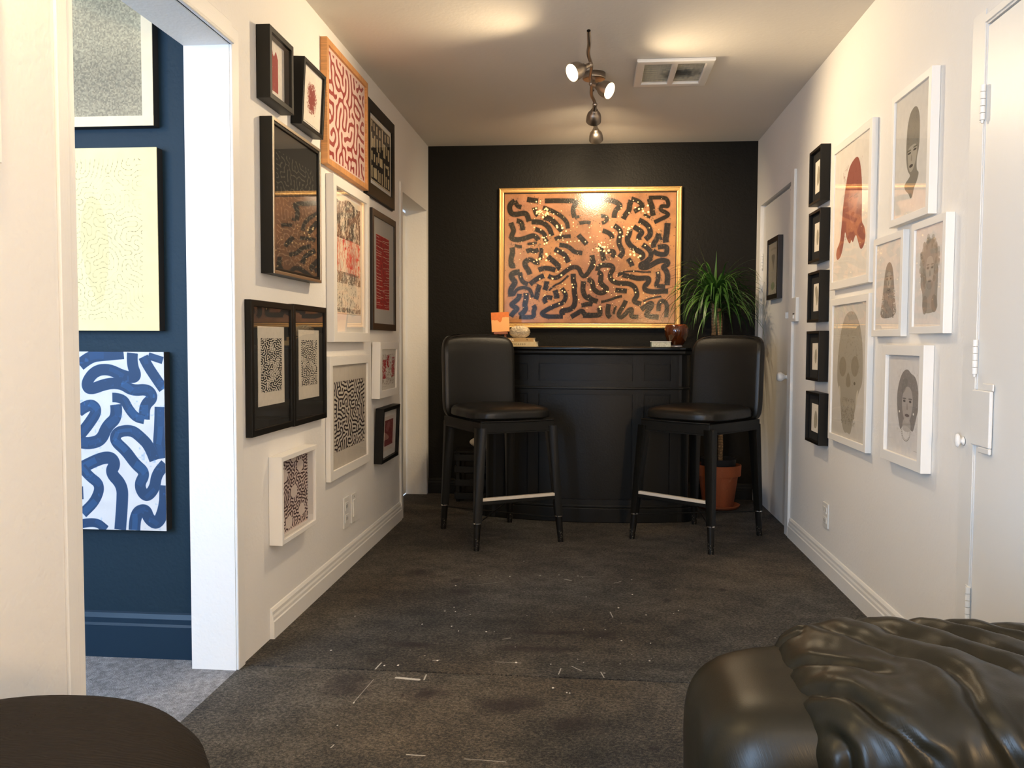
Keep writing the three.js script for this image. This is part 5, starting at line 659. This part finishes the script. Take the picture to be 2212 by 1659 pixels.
// ------------------------------------------------------------------ leather sofa along the right wall
{
  const t = thing('leather_sofa', 'black wrinkled leather sofa with padded pillow arm along the right wall', 'sofa'), n = valueNoise(301), le = phys({ color: lin(0.013, 0.0108, 0.0058), roughness: 0.38, specularIntensity: 0.5, bumpMap: grain, bumpScale: 0.00015 });
  // folds as grooves along lines in (x, z): [x0, z0, x1, z1, depth, width]
  const folds = [[0.44, -1.80, 0.60, -1.42, 0.007, 0.020], [0.52, -1.82, 0.72, -1.40, 0.010, 0.020], [0.60, -1.83, 0.80, -1.42, 0.010, 0.018], [0.66, -1.82, 0.86, -1.50, 0.014, 0.013], [0.73, -1.82, 0.92, -1.56, 0.010, 0.016], [0.34, -1.50, 0.56, -1.22, 0.012, 0.016], [0.34, -1.38, 0.46, -1.12, 0.012, 0.014], [0.35, -1.60, 0.48, -1.47, 0.008, 0.014], [0.70, -1.54, 0.80, -1.16, 0.014, 0.013], [0.78, -1.52, 0.87, -1.12, 0.014, 0.013], [0.85, -1.60, 0.95, -1.2, 0.012, 0.014], [0.56, -1.58, 0.66, -1.16, 0.008, 0.016], [0.48, -1.3, 0.62, -1.06, 0.010, 0.016], [0.36, -1.78, 0.42, -1.76, 0.005, 0.008], [0.36, -1.74, 0.43, -1.72, 0.005, 0.008], [0.36, -1.70, 0.42, -1.69, 0.004, 0.008], [0.80, -1.84, 0.98, -1.66, 0.010, 0.016]];
  const wrinkle = (x, y, z0) => {
    const z = z0 + (z0 > -1.5 ? 0.9 * Math.max(0, 0.5 - y) * Math.min(1, (z0 + 1.5) / 0.12) : 0);
    let d = 0.012 * (n(x * 6 + 40, z * 6 + y * 4 + 40) - 0.5) + 0.005 * (n(x * 19 + 20, z * 13 + y * 10 + 20) - 0.5) + 0.002 * (n(x * 55 + 20, z * 38 + y * 30 + 20) - 0.5);
    const wx = 0.06 * (n(x * 6 + 9, z * 6 + 9) - 0.5) + 0.02 * (n(x * 20 + 9, z * 20 + 9) - 0.5), wz = 0.06 * (n(x * 6 + 29, z * 6 + 29) - 0.5);
    for (const [a, b, c, e, dp, w] of folds) { const dx = c - a, dz = e - b, s = Math.max(0, Math.min(1, ((x + wx - a) * dx + (z + wz - b) * dz) / (dx * dx + dz * dz))), q = Math.hypot(x + wx - a - s * dx, z + wz - b - s * dz), fade = Math.min(1, 4 * s, 4 * (1 - s) + 0.1); d -= 1.15 * dp * fade * Math.exp(-q * q / (0.7 * w * w)); d += 0.5 * dp * fade * Math.exp(-((q - 1.7 * w) ** 2) / (1.2 * w * w)); }
    return d;
  };
  part('arm_pillow', puff(0.708, 0.366, -1.56, 0.357, 0.172, 0.27, 4.6, [150, 60, 130], wrinkle), le, t);
  const front = part('arm_body', puff(0.62, 0.245, -1.585, 0.435, 0.243, 0.215, 4.8, [70, 50, 60], (x, y, z) => 0.008 * (n(x * 8 + 60, y * 6 + z * 8 + 60) - 0.5) + 0.004 * (n(x * 20, y * 9 + 9) - 0.5)), le, t);
  part('base', rbox(0.24, 1.06, 0.04, 0.26, -1.72, 0.12, 0.02), le, t);
  for (const z of [-0.985, -0.385]) part('seat_cushion', puff(0.52, 0.345, z, 0.34, 0.105, 0.3, 4.5, [40, 16, 40], (x, y, zz) => 0.006 * (n(x * 8 + 80, zz * 8 + 80) - 0.5)), le, t);
  for (const z of [-1.02, -0.4]) part('back_cushion', puff(0.945, 0.56, z, 0.15, 0.31, 0.32, 4, [24, 40, 40], (x, y, zz) => 0.012 * (n(y * 8 + 10, zz * 8 + 90) - 0.5)), le, t);
  part('back', puff(0.99, 0.42, -0.80, 0.105, 0.41, 0.94, 6, [10, 24, 40]), le, t);
  part('arm_body', puff(0.62, 0.245, 0.06, 0.435, 0.243, 0.15, 4.2, [40, 30, 30]), le, t); part('arm_pillow', puff(0.70, 0.40, 0.06, 0.33, 0.16, 0.16, 3.2, [40, 20, 40]), le, t);
  for (const [x, z] of [[0.3, -1.66], [1.0, -1.66], [0.3, 0.06], [1.0, 0.06]]) part('foot', new THREE.CylinderGeometry(0.025, 0.02, 0.045, 14).translate(x, 0.0226, z), M.dark, t);
}
{ // round upholstered stool in the foreground
  const t = thing('round_ottoman', 'round dark brown ribbed fabric ottoman beside the near wall', 'ottoman', [-0.70, 0, -0.90]);
  const rib = noiseTexture(512, [[8, 0.3], [150, 0.5, 1], [10, 0.25]], 311, 1), W = 512, dd = new Uint8Array(W * W * 4), q = valueNoise(312);
  for (let y = 0; y < W; y++) for (let x = 0; x < W; x++) { const v = 0.5 + 0.5 * Math.sin((y + 9 * q(x / 20, y / 8)) * 0.9) * (0.5 + 0.5 * q(x / 9, y / 3 + 50)), k = (y * W + x) * 4; dd[k] = dd[k + 1] = dd[k + 2] = 255 * v; dd[k + 3] = 255; }
  const bt = new THREE.DataTexture(dd, W, W); bt.wrapS = bt.wrapT = THREE.RepeatWrapping; bt.magFilter = THREE.LinearFilter; bt.repeat.set(2.2, 2.2); bt.needsUpdate = true;
  const fab = phys({ color: lin(0.012, 0.0085, 0.0052), roughness: 0.9, specularIntensity: 0.3, bumpMap: bt, bumpScale: 0.0016 });
  const prof = [[0.0001, 0.607], [0.08, 0.606], [0.15, 0.602], [0.2, 0.594], [0.232, 0.58], [0.252, 0.558], [0.26, 0.53], [0.26, 0.50], [0.252, 0.48], [0.0001, 0.48]];
  const top = metricUV(lathe(prof.reverse(), 72)); top.computeVertexNormals(); const tg = lathe(prof, 72), tp = tg.attributes.position, uv = tg.attributes.uv; for (let i = 0; i < tp.count; i++) uv.setXY(i, tp.getX(i), tp.getZ(i) - (tp.getY(i) - 0.6)); part('cushion', tg, fab, t);
  const sg = lathe([[0.0001, 0.03], [0.235, 0.03], [0.246, 0.06], [0.25, 0.3], [0.246, 0.478], [0.0001, 0.479]], 64), sp = sg.attributes.position, su = sg.attributes.uv; for (let i = 0; i < sp.count; i++) su.setXY(i, Math.atan2(sp.getZ(i), sp.getX(i)) * 0.25, sp.getY(i)); part('drum', sg, fab, t);
  part('piping', new THREE.TorusGeometry(0.253, 0.006, 8, 64).rotateX(Math.PI / 2).translate(0, 0.48, 0), fab, t);
  for (let k = 0; k < 4; k++) part('foot', new THREE.CylinderGeometry(0.02, 0.016, 0.032, 12).translate(0.18 * Math.cos(k * 1.57 + 0.8), 0.0162, 0.18 * Math.sin(k * 1.57 + 0.8)), M.dark, t);
}
scene.traverse((o) => { if (o.isMesh) { o.castShadow = o.name !== 'bulb'; o.receiveShadow = true; } });
renderer.render(scene, camera);
